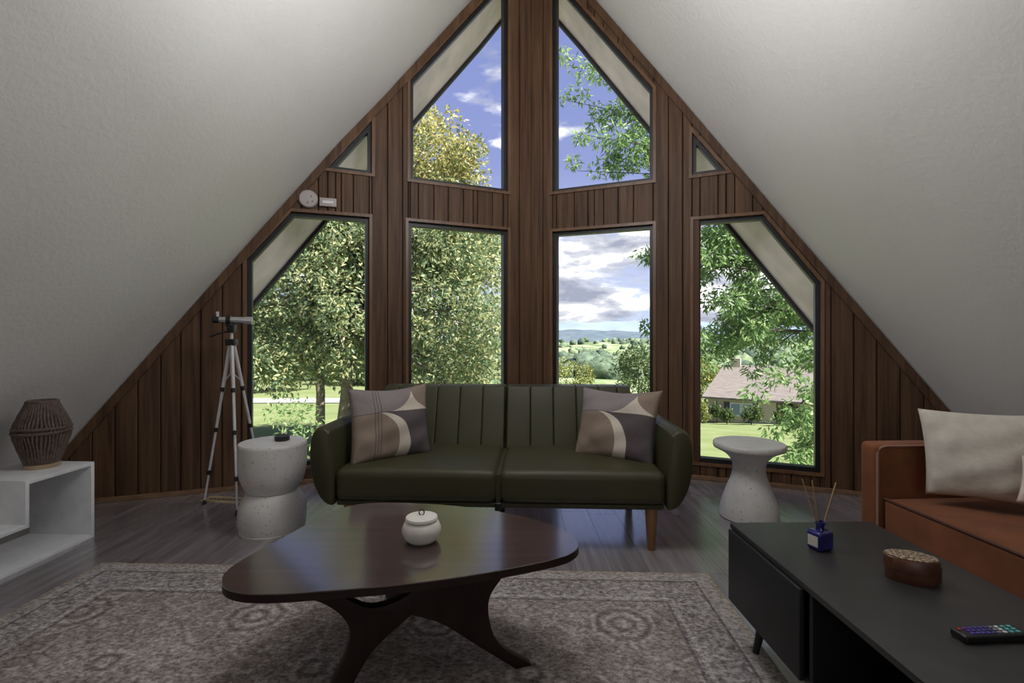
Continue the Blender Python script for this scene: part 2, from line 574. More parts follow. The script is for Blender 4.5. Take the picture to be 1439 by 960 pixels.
def mat_pillow(stripe):
    m, nt, b = new_mat('patchwork cushion cover')
    uv = nd(nt, 'UVMap').outputs[0]
    s = nd(nt, 'SeparateXYZ')
    nt.links.new(uv, s.inputs[0])
    u, v = s.outputs['X'], s.outputs['Y']
    def dist(cx, cy, sx=1.0, sy=1.0):
        a = mth(nt, 'DIVIDE', mth(nt, 'SUBTRACT', u, cx), sx)
        c = mth(nt, 'DIVIDE', mth(nt, 'SUBTRACT', v, cy), sy)
        return mth(nt, 'SQRT', mth(nt, 'ADD', mth(nt, 'MULTIPLY', a, a), mth(nt, 'MULTIPLY', c, c)))
    mauve, tan, cream, char = (0.235, 0.20, 0.195), (0.245, 0.188, 0.145), (0.56, 0.49, 0.41), (0.095, 0.078, 0.080)
    low = mth(nt, 'LESS_THAN', v, 0.615)
    outer = mth(nt, 'LESS_THAN', dist(0.33, 0.18, 0.36, 0.435), 1.0)
    inner = mth(nt, 'LESS_THAN', dist(0.25, 0.22, 0.30, 0.40), 1.0)
    lower = mixc(nt, outer, char, cream)
    lower = mixc(nt, mth(nt, 'MAXIMUM', inner, mth(nt, 'LESS_THAN', u, 0.3)), lower, tan)
    # concave cream triangle above the seam
    e1 = mth(nt, 'GREATER_THAN', dist(0.40, 0.96, 0.345, 0.345), 1.0)
    e2 = mth(nt, 'GREATER_THAN', dist(1.12, 0.92, 0.37, 0.31), 1.0)
    tri = mth(nt, 'MULTIPLY', mth(nt, 'MULTIPLY', e1, e2), mth(nt, 'MULTIPLY', mth(nt, 'GREATER_THAN', u, 0.45), mth(nt, 'LESS_THAN', u, 0.97)))
    tri = mth(nt, 'MULTIPLY', tri, mth(nt, 'LESS_THAN', v, 0.9))
    upper = mixc(nt, mth(nt, 'GREATER_THAN', u, 0.76), mauve, tan)
    upper = mixc(nt, tri, upper, cream)
    c = mixc(nt, low, upper, lower)
    if stripe:
        for cx in (0.265, 0.300, 0.335):
            ln = mth(nt, 'LESS_THAN', mth(nt, 'ABSOLUTE', mth(nt, 'SUBTRACT', u, cx)), 0.0055)
            c = mixc(nt, mth(nt, 'MULTIPLY', ln, 0.7), c, (0.09, 0.06, 0.06))
    seam = mth(nt, 'LESS_THAN', mth(nt, 'ABSOLUTE', mth(nt, 'SUBTRACT', v, 0.615)), 0.006)
    c = mixc(nt, mth(nt, 'MULTIPLY', seam, 0.6), c, (0.06, 0.05, 0.05))
    wv = noise(nt, mapping(nt, uv, (60, 160, 1)), 1.0, 3, 0.7)
    c = mixc(nt, 0.45, c, ramp(nt, wv, [(0.36, (0.2, 0.2, 0.2)), (0.64, (0.8, 0.8, 0.8))]), 'OVERLAY')
    nt.links.new(c, b.inputs['Base Color'])
    b.inputs['Roughness'].default_value = 0.9
    b.inputs['Specular IOR Level'].default_value = 0.2
    bn = nd(nt, 'Bump', None, Strength=0.25, Distance=0.003, Height=wv)
    nt.links.new(bn.outputs[0], b.inputs['Normal'])
    return m


M['pillow_striped'] = mat_pillow(True)
M['pillow_plain'] = mat_pillow(False)


def mat_leaf(name, cols, transl=0.35, rough=0.45):
    m, nt, b = new_mat(name)
    rnd = nd(nt, 'NewGeometry').outputs['Random Per Island']
    n = len(cols)
    c = ramp(nt, rnd, [(i / (n - 1), cc) for i, cc in enumerate(cols)])
    nt.links.new(c, b.inputs['Base Color'])
    b.inputs['Roughness'].default_value = rough
    b.inputs['Specular IOR Level'].default_value = 0.35
    tl = nd(nt, 'BsdfTranslucent')
    nt.links.new(c, tl.inputs[0])
    mx = nd(nt, 'MixShader', None, i0=transl)
    nt.links.new(b.outputs[0], mx.inputs[1])
    nt.links.new(tl.outputs[0], mx.inputs[2])
    nt.links.new(mx.outputs[0], nt.nodes['Material Output'].inputs[0])
    return m


M['leaf_broad'] = mat_leaf('broad glossy leaves', [(0.11, 0.18, 0.12), (0.18, 0.26, 0.14), (0.28, 0.35, 0.18), (0.42, 0.45, 0.22), (0.62, 0.58, 0.34)], 0.5)
M['leaf_sunlit'] = mat_leaf('sunlit golden topmost leaves', [(0.12, 0.17, 0.08), (0.26, 0.29, 0.10), (0.46, 0.42, 0.15), (0.58, 0.47, 0.22)])  # sunlight on the crown top is put into the leaf colour
M['leaf_fine'] = mat_leaf('fine feathery leaves', [(0.12, 0.22, 0.08), (0.20, 0.32, 0.12), (0.32, 0.43, 0.19)], 0.5)
M['leaf_far'] = mat_leaf('distant leaves', [(0.05, 0.09, 0.035), (0.09, 0.14, 0.05), (0.15, 0.19, 0.07)])
M['leaf_yellow'] = mat_leaf('yellow green leaves', [(0.16, 0.20, 0.05), (0.25, 0.28, 0.08), (0.32, 0.32, 0.12)])
M['hedge'] = mat_leaf('hedge leaves', [(0.05, 0.09, 0.03), (0.10, 0.15, 0.05), (0.15, 0.20, 0.07)])
M['bark'] = simple('grey bark', (0.16, 0.135, 0.11), 0.9, var=0.4, scale=6)
M['dark_bark'] = simple('dark bark', (0.06, 0.05, 0.04), 0.9, var=0.4, scale=6)

# ------------------------------------------------------------------ room shell: prow gable wall of two facets
CY0 = 809.2 / (648.5 - 470.0)                # distance of the centre line of the prow
C0 = Vector((27.0 * CY0 / F, CY0, 0))
TH_L, TH_R = math.atan(F / 1930.0), math.atan(F / 1720.0)


class Facet:
    def __init__(self, side):
        self.side = side
        th = TH_L if side == 'left' else TH_R
        c, s = math.cos(th), math.sin(th)
        self.u = Vector((-c, -s, 0)) if side == 'left' else Vector((c, -s, 0))
        self.n = Vector((s, -c, 0)) if side == 'left' else Vector((-s, -c, 0))

    def at(self, u, z, n=0.0):
        return C0 + self.u * u + self.n * n + Vector((0, 0, z))

    def px(self, x, y):
        """photo pixel -> (u, z) on the facet"""
        k = (x - 720.0) / F
        # C0.x + u*ux = k*(C0.y + u*uy)
        u = (k * C0.y - C0.x) / (self.u.x - k * self.u.y)
        Y = C0.y + u * self.u.y
        return (u, H - (y - 470.0) * Y / F)

    def u_of(self, x):
        return self.px(x, 470)[0]


FL, FR = Facet('left'), Facet('right')
SILL = 0.135
roofL_px = [(747, -97), (665, 0), (543, 134), (480, 199), (370, 321), (88, 637)]
roofR_px = [(747, -97), (836, 0), (959, 142), (1109, 318), (1331, 575)]


def roofline(fc, pts):
    q = [fc.px(*p) for p in pts]
    (u0, z0), (u1, z1) = q[-2], q[-1]
    t = (0 - z0) / (z1 - z0)
    q.append((u0 + t * (u1 - u0), 0.0))
    return q


RL, RR = roofline(FL, roofL_px), roofline(FR, roofR_px)
RL[0] = (0.0, RL[0][1])
RR[0] = (0.0, RL[0][1])


def roof_z(q, u):
    return float(np.interp(u, [a for a, b in q], [b for a, b in q]))


winL = [
    [(347.8, 365), (410.6, 297.8), (519.3, 306), (519.3, None), (347.8, None)],       # left lower, five-sided
    [(574, 311.3), (713.2, 323.8), (713.2, None), (574, None)],                        # centre-left lower
    [(576.5, 114), (707.3, -28), (713.4, -28), (713.4, 270.3), (576.5, 252.5)],        # upper left
    [(522.9, 171.0), (522.9, 245.0), (461, 237.2)],                                    # small triangle
]
winR = [
    [(777.5, 326.3), (918.5, 315.7), (918.5, None), (777.5, None)],
    [(975, 309.6), (1072.5, 302), (1153, 397), (1153, None), (975, None)],
    [(777.5, -28), (783, -28), (918.5, 125), (918.5, 253.8), (777.5, 270.7)],
    [(973, 187.0), (1021, 241.0), (973, 247.2)],
]


def to_uz(fc, poly):
    out = []
    for x, y in poly:
        if y is None:
            out.append((fc.u_of(x), SILL))
        else:
            out.append(fc.px(x, y))
    # orient counter-clockwise in (u,z)
    a = sum(out[i][0] * out[(i + 1) % len(out)][1] - out[(i + 1) % len(out)][0] * out[i][1] for i in range(len(out)))
    return out if a > 0 else out[::-1]


def offset_poly(poly, d):
    """positive d shrinks a counter-clockwise convex polygon"""
    n = len(poly)
    lines = []
    for i in range(n):
        a, b = Vector(poly[i]), Vector(poly[(i + 1) % n])
        t = (b - a).normalized()
        nn = Vector((-t.y, t.x))
        lines.append((a + nn * d, t))
    out = []
    for i in range(n):
        (p, t), (q, s) = lines[i - 1], lines[i]
        den_ = t.x * s.y - t.y * s.x
        w = q - p
        k = (w.x * s.y - w.y * s.x) / den_
        out.append(tuple(p + t * k))
    return out


def span(poly, u):
    """z range of a convex polygon at u"""
    zs = []
    n = len(poly)
    for i in range(n):
        (u0, z0), (u1, z1) = poly[i], poly[(i + 1) % n]
        if abs(u1 - u0) < 1e-9:
            if abs(u - u0) < 1e-6:
                zs += [z0, z1]
        elif min(u0, u1) - 1e-6 <= u <= max(u0, u1) + 1e-6:
            zs.append(z0 + (z1 - z0) * (u - u0) / (u1 - u0))
    return (min(zs), max(zs)) if zs else None


grooves = {
    'left': [730, 712, 692, 671, 651, 630, 610, 588, 566, 545, 521, 497, 472, 448, 424, 402, 376, 340, 313, 283, 255, 227, 195, 163, 131, 99, 66, 33, 1],
    'right': [764, 787.5, 808, 827, 849, 869.5, 891, 914.5, 940, 960, 984.4, 1009.7, 1033, 1058, 1084, 1112, 1140, 1168, 1200, 1232, 1265, 1298, 1332, 1366, 1401],
}
window_no = 0
for fc, roof, wins in ((FL, RL, winL), (FR, RR, winR)):
    polys = [to_uz(fc, w) for w in wins]
    uend = roof[-1][0]
    key = sorted({round(p[0], 4) for w in polys for p in w})
    gb = [fc.u_of(x) for x in grooves[fc.side]]
    gb = [g for g in gb if all(abs(g - k) > 0.035 for k in key) and 0.03 < g < uend - 0.03]
    key2 = []
    for k in key:
        if not key2 or k - key2[-1] > 0.012:
            key2.append(k)
    bounds = sorted([0.0, uend] + gb + key2 + [q[0] for q in roof[1:-1] if all(abs(q[0] - k) > 0.03 for k in key2 + gb)])
    wall = MB()
    pieces = []
    for ua, ub in zip(bounds[:-1], bounds[1:]):
        if ub - ua < 0.004:
            continue
        e = min(0.002, (ub - ua) * 0.2)
        um = (ua + ub) / 2
        cuts = sorted([(span(w, ua + e), span(w, ub - e)) for w in polys if span(w, um)
                       and min(p[0] for p in w) - 0.013 < ua and max(p[0] for p in w) + 0.013 > ub and span(w, ua + e) and span(w, ub - e)],
                      key=lambda s: s[0][0])
        lo = (0.0, 0.0)
        for sa, sb in cuts:
            pieces.append((ua, ub, lo, (sa[0], sb[0])))
            lo = (sa[1], sb[1])
        pieces.append((ua, ub, lo, (roof_z(roof, ua), roof_z(roof, ub))))
    wall_pieces = []
    for ua, ub, (la, lb), (ha, hb) in pieces:
        if max(ha - la, hb - lb) < 0.01:
            continue
        quad = [(ua, la), (ub, lb), (ub, hb), (ua, ha)]
        wall.prism(quad, lambda p: fc.at(p[0], p[1], 0.0), lambda p: fc.at(p[0], p[1], -0.13))
        g = 0.003
        ca = 0.004 if ub - ua > 0.03 else 0.001
        q0 = [(ua + g, la), (ub - g, lb), (ub - g, max(hb, lb + 1e-3)), (ua + g, max(ha, la + 1e-3))]
        q1 = [(ua + g + ca, la), (ub - g - ca, lb), (ub - g - ca, max(hb, lb + 1e-3)), (ua + g + ca, max(ha, la + 1e-3))]
        wall_pieces.append((q0, q1))
    wo = struct(wall.build('wall_' + fc.side, M['backing']))
    for q0, q1 in wall_pieces:
        mb = MB()
        mb.loft([[fc.at(*p, 0.0005) for p in q0], [fc.at(*p, 0.010) for p in q0], [fc.at(*p, 0.014) for p in q1]])
        mb.build('plank', M['plank'], wo)
    # windows: black frame, wooden casing, pane
    for w in polys:
        window_no += 1
        wn = struct(empty('window_%d' % window_no))
        small = len(w) == 3
        fw = 0.030
        mb = MB()
        mb.ring(w, offset_poly(w, fw), lambda p: fc.at(*p, -0.012), lambda p: fc.at(*p, -0.085))
        mb.build('window_frame', M['black_frame'], wn)
        mb = MB()
        mb.ring(offset_poly(w, -0.024), offset_poly(w, 0.0), lambda p: fc.at(*p, 0.026), lambda p: fc.at(*p, -0.012))
        mb.build('casing', M['casing'], wn)
        mb = MB()
        mb.prism(offset_poly(w, fw - 0.004), lambda p: fc.at(*p, -0.058), lambda p: fc.at(*p, -0.064))
        mb.build('pane', M['glass'], wn)
    # sloping wooden trim strip where the wall meets the ceiling
    tr = MB()
    for (ua, za), (ub, zb) in zip(roof[:-1], roof[1:]):
        t = Vector((ub - ua, zb - za)).normalized()
        nrm = Vector((t.y, -t.x))
        if nrm.y > 0:
            nrm = -nrm
        a, b_ = Vector((ua, za)), Vector((ub, zb))
        q = [a, b_, b_ + nrm * 0.055, a + nrm * 0.055]
        tr.prism([tuple(p) for p in q], lambda p: fc.at(max(p[0], 0), p[1], 0.030), lambda p: fc.at(max(p[0], 0), p[1], 0.010))
    struct(tr.build('trim_%d' % (1 if fc.side == 'left' else 2), M['plank']))
    # baseboard
    bm_ = MB()
    bm_.prism([(0.0, 0.0), (uend - 0.02, 0.0), (uend - 0.04, 0.032), (0.0, 0.032)], lambda p: fc.at(p[0], p[1], 0.034), lambda p: fc.at(p[0], p[1], 0.0145))
    struct(bm_.build('baseboard_' + fc.side, M['base'], bevel=0.004))

# ceiling slopes and roof overhang
YB = -4.6


def slab(fc, roof, y_from, y_to, thick, mb, lower=0.0):
    """sloping slab under the roofline, y_from / y_to are functions of the wall y"""
    pts = [fc.at(u, z) for u, z in roof]
    sgn = -1 if fc.side == 'left' else 1
    for p, q in zip(pts[:-1], pts[1:]):
        t = Vector((q.x - p.x, 0, q.z - p.z)).normalized()
        nrm = Vector((abs(t.z) * sgn, 0, abs(t.x)))
        ring0 = [Vector((p.x, y_from(p.y), p.z)), Vector((q.x, y_from(q.y), q.z)), Vector((q.x, y_from(q.y), q.z)) + nrm * thick, Vector((p.x, y_from(p.y), p.z)) + nrm * thick]
        ring1 = [Vector((p.x, y_to(p.y), p.z)), Vector((q.x, y_to(q.y), q.z)), Vector((q.x, y_to(q.y), q.z)) + nrm * thick, Vector((p.x, y_to(p.y), p.z)) + nrm * thick]
        if lower:
            for rg in (ring0, ring1):
                rg[0] -= nrm * lower
                rg[1] -= nrm * lower
        mb.loft([ring0, ring1])


for fc, roof, nm in ((FL, RL, 'ceiling'), (FR, RR, 'ceiling')):
    mb = MB()
    slab(fc, roof, lambda y: YB, lambda y: y + 0.10, 0.16, mb)
    struct(mb.build(nm, M['ceiling']))
    mb = MB()
    slab(fc, roof, lambda y: y + 0.10, lambda y: y + 0.70, 0.16, mb)
    so = struct(mb.build('trim_3' if fc.side == 'left' else 'trim_4', M['soffit']))
    mb = MB()
    slab(fc, roof, lambda y: y + 0.70, lambda y: y + 0.74, 0.18, mb, 0.03)
    mb.build('fascia', M['fascia'], so)

# rear gable wall behind the camera
xl, xr = FL.at(*RL[-1]).x, FR.at(*RR[-1]).x
apx = FL.at(*RL[0])
mb = MB()
mb.prism([(xl, 0), (xr, 0), (apx.x, apx.z)], lambda p: (p[0], YB, p[1]), lambda p: (p[0], YB - 0.12, p[1]))
struct(mb.build('wall_back', M['ceiling']))

# floor: sub-floor slab following the prow, planks on top
pl = [FL.at(RL[-1][0], 0), C0, FR.at(RR[-1][0], 0)]
mb = MB()
poly = [(xl, YB), (xr, YB), (pl[2].x, pl[2].y), (C0.x, C0.y), (pl[0].x, pl[0].y)]
mb.prism(poly, lambda p: (p[0], p[1], -0.014), lambda p: (p[0], p[1], -0.25))
floor = struct(mb.build('floor', M['subfloor']))


def wall_y(x):
    if x < C0.x:
        return C0.y + FL.u.y * (x - C0.x) / FL.u.x
    return C0.y + FR.u.y * (x - C0.x) / FR.u.x


PW, PLN = 0.178, 1.22
shared = None
cx = -3.60
ci = 0
while cx + PW < 3.60:
    y = 0.35 - random.random() * 0.5 - (ci % 3) * 0.33
    while True:
        lim = min(wall_y(cx), wall_y(cx + PW)) - 0.002
        if y > lim:
            break
        if y + PLN < lim - 0.05:
            if shared is None:
                mb = MB()
                mb.box((0, 0, -0.006), (PW - 0.0016, PLN - 0.0016, 0.012))
                o = mb.build('plank', M['floor'], floor)
                shared = o.data
            else:
                o = bpy.data.objects.new('plank', shared)
                COL.objects.link(o)
                o.parent = floor
            o.location = (cx + PW / 2, y + PLN / 2, 0)
        else:
            g = 0.0008
            q = [(cx + g, y + g), (cx + PW - g, y + g), (cx + PW - g, wall_y(cx + PW) - 0.004), (cx + g, wall_y(cx) - 0.004)]
            mb = MB()
            mb.prism([(a - cx - PW / 2, b_ - y) for a, b_ in q], lambda p: (p[0], p[1], 0), lambda p: (p[0], p[1], -0.012))
            o = mb.build('plank', M['floor'], floor)
            o.location = (cx + PW / 2, y, 0)
            break
        y += PLN
    cx += PW
    ci += 1

# ------------------------------------------------------------------ rug
rc = G(145, 791, 0.008)
rot = R(-2.2)
Rz = Matrix.Rotation(rot, 3, 'Z')
ctr = rc + Rz @ Vector((1.5, -1.22, 0))
mb = MB()
mb.rbox((0, 0, 0.006), (1.50, 1.22, 0.006), 0.0055, 2, 6)
rug = mb.build('rug', M['rug'], smooth=60)
rug.location = (ctr.x, ctr.y, 0)
rug.rotation_euler = (0, 0, rot)
tag(rug, 'faded taupe oriental rug with medallions and a pale border on the plank floor', 'rug')

# ------------------------------------------------------------------ green sofa
so = G(918, 776)
sofa = tag(empty('sofa', (-0.075, 2.66, 0), R(-2.6)), 'olive green two seat sofa with channel tufted back and rounded arms under the windows', 'sofa')
prof = [(.914, .606), (.926, .632), (.952, .650), (.985, .648), (1.012, .622), (1.028, .570), (1.030, .45), (1.010, .342), (.970, .262), (.930, .226), (.900, .228), (.893, .30), (.896, .45)]
prof = spline(prof, 5)
for s in (-1, 1):
    mb = MB()
    rings = []
    cxp, czp = 0.962, 0.44
    for yy, sc in ((0.0, 0.90), (0.006, 0.95), (0.018, 0.985), (0.035, 1.0), (0.70, 1.0), (0.74, 0.97), (0.75, 0.92)):
        rings.append([Vector((s * (cxp + (p[0] - cxp) * (1 if sc == 1 else 1 - (1 - sc) * 1.6)), yy, czp + (p[1] - czp) * sc)) for p in prof])
    mb.loft(rings)
    mb.build('armrest', M['green'], sofa, smooth=50)
    # seat
    mb = MB()
    mb.rbox((s * 0.449, 0.335, 0.335), (0.443, 0.335, 0.088), 0.042, 5, 5, crown=0.016)
    mb.build('seat', M['green'], sofa, smooth=180)
    # thin lower band under the seat
    mb = MB()
    mb.rbox((s * 0.449, 0.34, 0.236), (0.436, 0.322, 0.014), 0.010, 2, 2)
    mb.build('base_frame', M['green'], sofa, smooth=60)

    # channelled backrest, leaning
    W2, T2, HH = 0.424, 0.060, 0.205
    edges = [-0.419, -0.268, -0.112, 0.044, 0.20, 0.32, 0.419] if s < 0 else [-0.419, -0.26, -0.105, 0.05, 0.205, 0.33, 0.419]
    edges = [-e for e in edges][::-1] if s < 0 else edges
    edges = sorted(edges)
    for e0, e1 in zip(edges[:-1], edges[1:]):
        mb = MB()

        def lean(p):
            t = (p.z + HH) / (2 * HH)
            return Vector((p.x, p.y + 0.165 * t, p.z))
        hw = (e1 - e0) / 2
        mb.rbox((s * 0.427 + (e0 + e1) / 2, 0.665, 0.595), (hw - 0.0005, T2, HH), min(0.011, hw * 0.4), 4, 3, warp=lean)
        mb.build('back_channel', M['green'], sofa, smooth=180)
    # top rail behind the channels
    mb = MB()
    mb.rbox((s * 0.424, 0.765, 0.61), (0.425, 0.034, 0.19), 0.02, 3, 3, warp=lambda p: Vector((p.x, p.y + 0.14 * (p.z + .19) / .38, p.z)))
    mb.build('backrest', M['green'], sofa, smooth=180)
    for yy in (0.055, 0.70):
        mb = MB()
        mb.lathe([(0.020, 0.0), (0.021, 0.004), (0.034, 0.215), (0.034, 0.23)], (s * 0.822, yy, 0), 4 if False else 20)
        mb.build('leg', M['leg_wood'], sofa, smooth=40)
mb = MB()
mb.bb(-0.012, 0.012, 0.02, 0.66, 0.225, 0.40)
mb.build('gap_filler', M['green'], sofa)  # added block hiding the bright floor between the two seats
mb = MB()
mb.rbox((0, 0.02, 0.232), (0.018, 0.02, 0.022), 0.006, 2, 1)
mb.build('hinge', M['black_plastic'], sofa, smooth=60)
mb = MB()
mb.lathe([(0.016, 0), (0.02, 0.22)], (0, 0.34, 0), 16)
mb.build('support_leg', M['black_plastic'], sofa, smooth=40)


# ------------------------------------------------------------------ cushions
def pillow(name, BL, BR, TL, TR, T, mat, n=26, pinch=0.07, wrinkle=0.006, seed=1, sag=0.0):
    BL, BR, TL, TR = map(Vector, (BL, BR, TL, TR))
    nrm = (BR - BL).cross(TL - BL).normalized()
    if nrm.y > 0:
        nrm = -nrm
    loc = (BL + BR) / 2
    rr = random.Random(seed)
    ph = [rr.uniform(0, 6) for _ in range(6)]
    vs, fs, uvs = [], [], []

    def pt(i, j, side):
        u, v = -1 + 2 * i / n, -1 + 2 * j / n
        uu = u * (1 - pinch * (1 - v * v) * abs(u))
        vv = v * (1 - pinch * (1 - u * u) * abs(v))
        if sag and v > 0:
            vv -= sag * v * (1 - abs(u) ** 1.5)
        a, b_ = (uu + 1) / 2, (vv + 1) / 2
        p = BL * (1 - a) * (1 - b_) + BR * a * (1 - b_) + TL * (1 - a) * b_ + TR * a * b_
        t = T * (max(0, 1 - u ** 2) ** 0.55) * (max(0, 1 - v ** 2) ** 0.55)
        w = wrinkle * (math.sin(5 * u + 3 * v + ph[0]) + math.sin(9 * v - 4 * u + ph[1]) + 0.6 * math.sin(17 * u * v + ph[2])) * (1 - u ** 4) * (1 - v ** 4)
        rad_ = math.hypot(u, v)
        corner = max(0, rad_ - 0.75)
        w += wrinkle * 1.4 * math.sin(18 * math.atan2(v, u) + ph[3]) * corner * (1 - u ** 6) * (1 - v ** 6)
        return p + nrm * side * (t + w * (1 if side > 0 else 0.3))
    ids = {}
    for side in (1, -1):
        for i in range(n + 1):
            for j in range(n + 1):
                bd = i in (0, n) or j in (0, n)
                if side == -1 and bd:
                    ids[(side, i, j)] = ids[(1, i, j)]
                    continue
                ids[(side, i, j)] = len(vs)
                vs.append(pt(i, j, side) - loc)
                uvs.append((i / n, j / n))
        for i in range(n):
            for j in range(n):
                q = (ids[(side, i, j)], ids[(side, i + 1, j)], ids[(side, i + 1, j + 1)], ids[(side, i, j + 1)])
                fs.append(q if side > 0 else q[::-1])
    me = bpy.data.meshes.new(name)
    me.from_pydata(vs, [], fs)
    uvl = me.uv_layers.new(name='UVMap')
    for lp in me.loops:
        uvl.data[lp.index].uv = uvs[lp.vertex_index]
    me.shade_smooth()
    me.materials.append(mat)
    o = bpy.data.objects.new(name, me)
    COL.objects.link(o)
    o.location = loc
    return o


o = pillow('throw_pillow', P(492, 657, 2.79), P(608, 638, 3.06), P(489, 546, 2.93), P(600, 538, 3.24), 0.085, M['pillow_striped'], seed=3, sag=0.07)
tag(o, 'patchwork pillow with dark stripes leaning in the left corner of the green sofa', 'pillow')
o = pillow('throw_pillow', P(806, 640, 3.06), P(919, 657, 2.80), P(819, 543, 3.24), P(932, 549, 2.94), 0.085, M['pillow_plain'], seed=5, sag=0.07)
tag(o, 'patchwork pillow without stripes leaning in the right corner of the green sofa', 'pillow')

# ------------------------------------------------------------------ oval-triangular coffee table
ZT = 0.43
outline = [(312.5, 819), (318, 803), (345, 784), (395, 757), (447, 729), (488, 712), (532, 706.5), (600, 708), (660, 713), (718, 722), (768, 735), (801, 750), (813.5, 764),
           (806, 776), (779, 786), (705, 801), (630, 813), (558, 822), (500, 827), (447, 831), (395, 834.5), (348, 834.5), (322, 829)]
tp = [G(x, y, ZT) for x, y in outline]
hub = Vector((-0.36, 1.80, 0.012))
table = tag(empty('coffee_table', hub), 'dark espresso coffee table with rounded triangular top and three curved plank legs on the rug', 'coffee table')
tp = spline([(p.x - hub.x, p.y - hub.y) for p in tp], 6)
mb = MB()
mb.prism(tp, lambda p: (p[0], p[1], ZT - 0.012), lambda p: (p[0], p[1], ZT - 0.017))
mb.build('table_top', M['espresso'], table, smooth=30, bevel=0.0012, seg=1)
mb = MB()
mb.prism(tp, lambda p: (p[0], p[1], ZT - 0.017), lambda p: (p[0], p[1], ZT - 0.038))
mb.build('edge_band', M['espresso_leg'], table, smooth=30)
A0 = Vector((-0.545, 1.527, 0.012)) - hub
sdir = Vector((0.582, 0.203, 0)).normalized()
sn = Vector((-sdir.y, sdir.x, 0))
wish = spline([(-.045, .0), (-.004, .087), (.036, .17), (.042, .25), (-.02, .325), (-.145, .391)], 5, False) + [(-.045, .392)] \
    + spline([(-.01, .378), (.03, .340), (.107, .293), (.20, .305), (.262, .345), (.32, .390)], 4, False) + [(.60, .392)] \
    + spline([(.60, .391), (.535, .32), (.487, .24), (.52, .104), (.645, .0)], 5, False) \
    + spline([(.585, .0), (.445, .111), (.331, .202), (.232, .250)], 5, False) + spline([(.225, .245), (.123, .169), (.064, .087), (.025, .0)], 5, False)
mb = MB()
mb.prism(wish, lambda p: A0 + sdir * p[0] + Vector((0, 0, p[1])) + sn * 0.018, lambda p: A0 + sdir * p[0] + Vector((0, 0, p[1])) - sn * 0.018)
mb.build('front_legs', M['espresso_leg'], table, smooth=30, bevel=0.003)['label'] = 'wishbone shaped plank forming the two front legs'
c_root = A0 + sdir * 0.40 + sn * 0.018
c_foot = Vector((-0.53, 2.17, 0.012)) - hub
cd = (c_foot - c_root)
cd.z = 0
cl3 = cd.length
cd.normalize()
cs = Vector((-cd.y, cd.x, 0))
legc = spline([(0.0, .391), (0.0, .25)], 2, False) + spline([(0.10, .215), (.28, .15), (cl3 - .04, .0)], 5, False) + [(cl3 + .02, .0)] + spline([(cl3 - .06, .13), (cl3 - .11, .25), (cl3 - .02, .391)], 5, False)
mb = MB()
mb.prism(legc, lambda p: c_root + cd * p[0] + Vector((0, 0, p[1])) + cs * 0.018, lambda p: c_root + cd * p[0] + Vector((0, 0, p[1])) - cs * 0.018)
mb.build('rear_leg', M['espresso_leg'], table, smooth=30, bevel=0.003)

# white lidded jar on it
jb = G(593, 760, ZT)
jar = tag(empty('lidded_jar', jb), 'white ceramic jar with lid standing on the dark coffee table', 'jar')
mb = MB()
mb.lathe([(0.0, 0.0), (0.044, 0.0), (0.058, 0.012), (0.068, 0.034), (0.068, 0.048), (0.060, 0.066), (0.052, 0.073), (0.0, 0.073)], (0, 0, 0), 40)
mb.build('body', M['ceramic'], jar, smooth=50)
mb = MB()
mb.lathe([(0.0, 0.074), (0.053, 0.074), (0.0565, 0.079), (0.054, 0.086), (0.030, 0.091), (0.0, 0.092)], (0, 0, 0), 40)
lid = mb.build('lid', M['ceramic'], jar, smooth=50)
mb = MB()
mb.tube([(0.009 * math.cos(t), 0.0, 0.100 + 0.010 * math.sin(t)) for t in np.linspace(0, 2 * math.pi, 18)], 0.0022, 8)
mb.build('ring_pull', M['black_plastic'], lid, smooth=60)

# ------------------------------------------------------------------ black low table with compartments, right foreground
BT = tag(empty('storage_table', (0.822, 1.858, 0), R(1.2)), 'black low storage table with open niche and tapered legs in front of the rust sofa', 'coffee table')
L_, W_, zt, zb = 1.30, 0.520, 0.452, 0.170
mb = MB()
mb.bb(-0.006, W_ + 0.006, -L_ - 0.006, 0.006, zt - 0.018, zt)
mb.build('table_top', M['black_table'], BT, smooth=30, bevel=0.002)
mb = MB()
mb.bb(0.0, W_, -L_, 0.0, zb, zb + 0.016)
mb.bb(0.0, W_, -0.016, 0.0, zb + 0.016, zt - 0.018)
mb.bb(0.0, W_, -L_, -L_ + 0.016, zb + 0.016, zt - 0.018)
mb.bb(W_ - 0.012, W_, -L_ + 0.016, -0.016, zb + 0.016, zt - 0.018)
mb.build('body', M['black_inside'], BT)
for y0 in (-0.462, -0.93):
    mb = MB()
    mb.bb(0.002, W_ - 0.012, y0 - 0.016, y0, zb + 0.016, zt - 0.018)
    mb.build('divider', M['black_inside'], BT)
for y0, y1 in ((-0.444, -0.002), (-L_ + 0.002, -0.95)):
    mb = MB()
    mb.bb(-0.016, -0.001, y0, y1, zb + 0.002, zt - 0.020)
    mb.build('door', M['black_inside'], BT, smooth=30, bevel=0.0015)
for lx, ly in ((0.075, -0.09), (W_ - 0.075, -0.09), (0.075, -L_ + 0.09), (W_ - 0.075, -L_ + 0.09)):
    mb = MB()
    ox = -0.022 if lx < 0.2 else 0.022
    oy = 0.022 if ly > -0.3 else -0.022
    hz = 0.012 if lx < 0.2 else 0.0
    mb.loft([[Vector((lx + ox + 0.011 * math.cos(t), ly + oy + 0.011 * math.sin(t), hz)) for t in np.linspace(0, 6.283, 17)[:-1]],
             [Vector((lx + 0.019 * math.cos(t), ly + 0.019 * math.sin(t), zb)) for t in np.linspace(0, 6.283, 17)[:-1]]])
    mb.build('leg', M['black_inside'], BT, smooth=40)


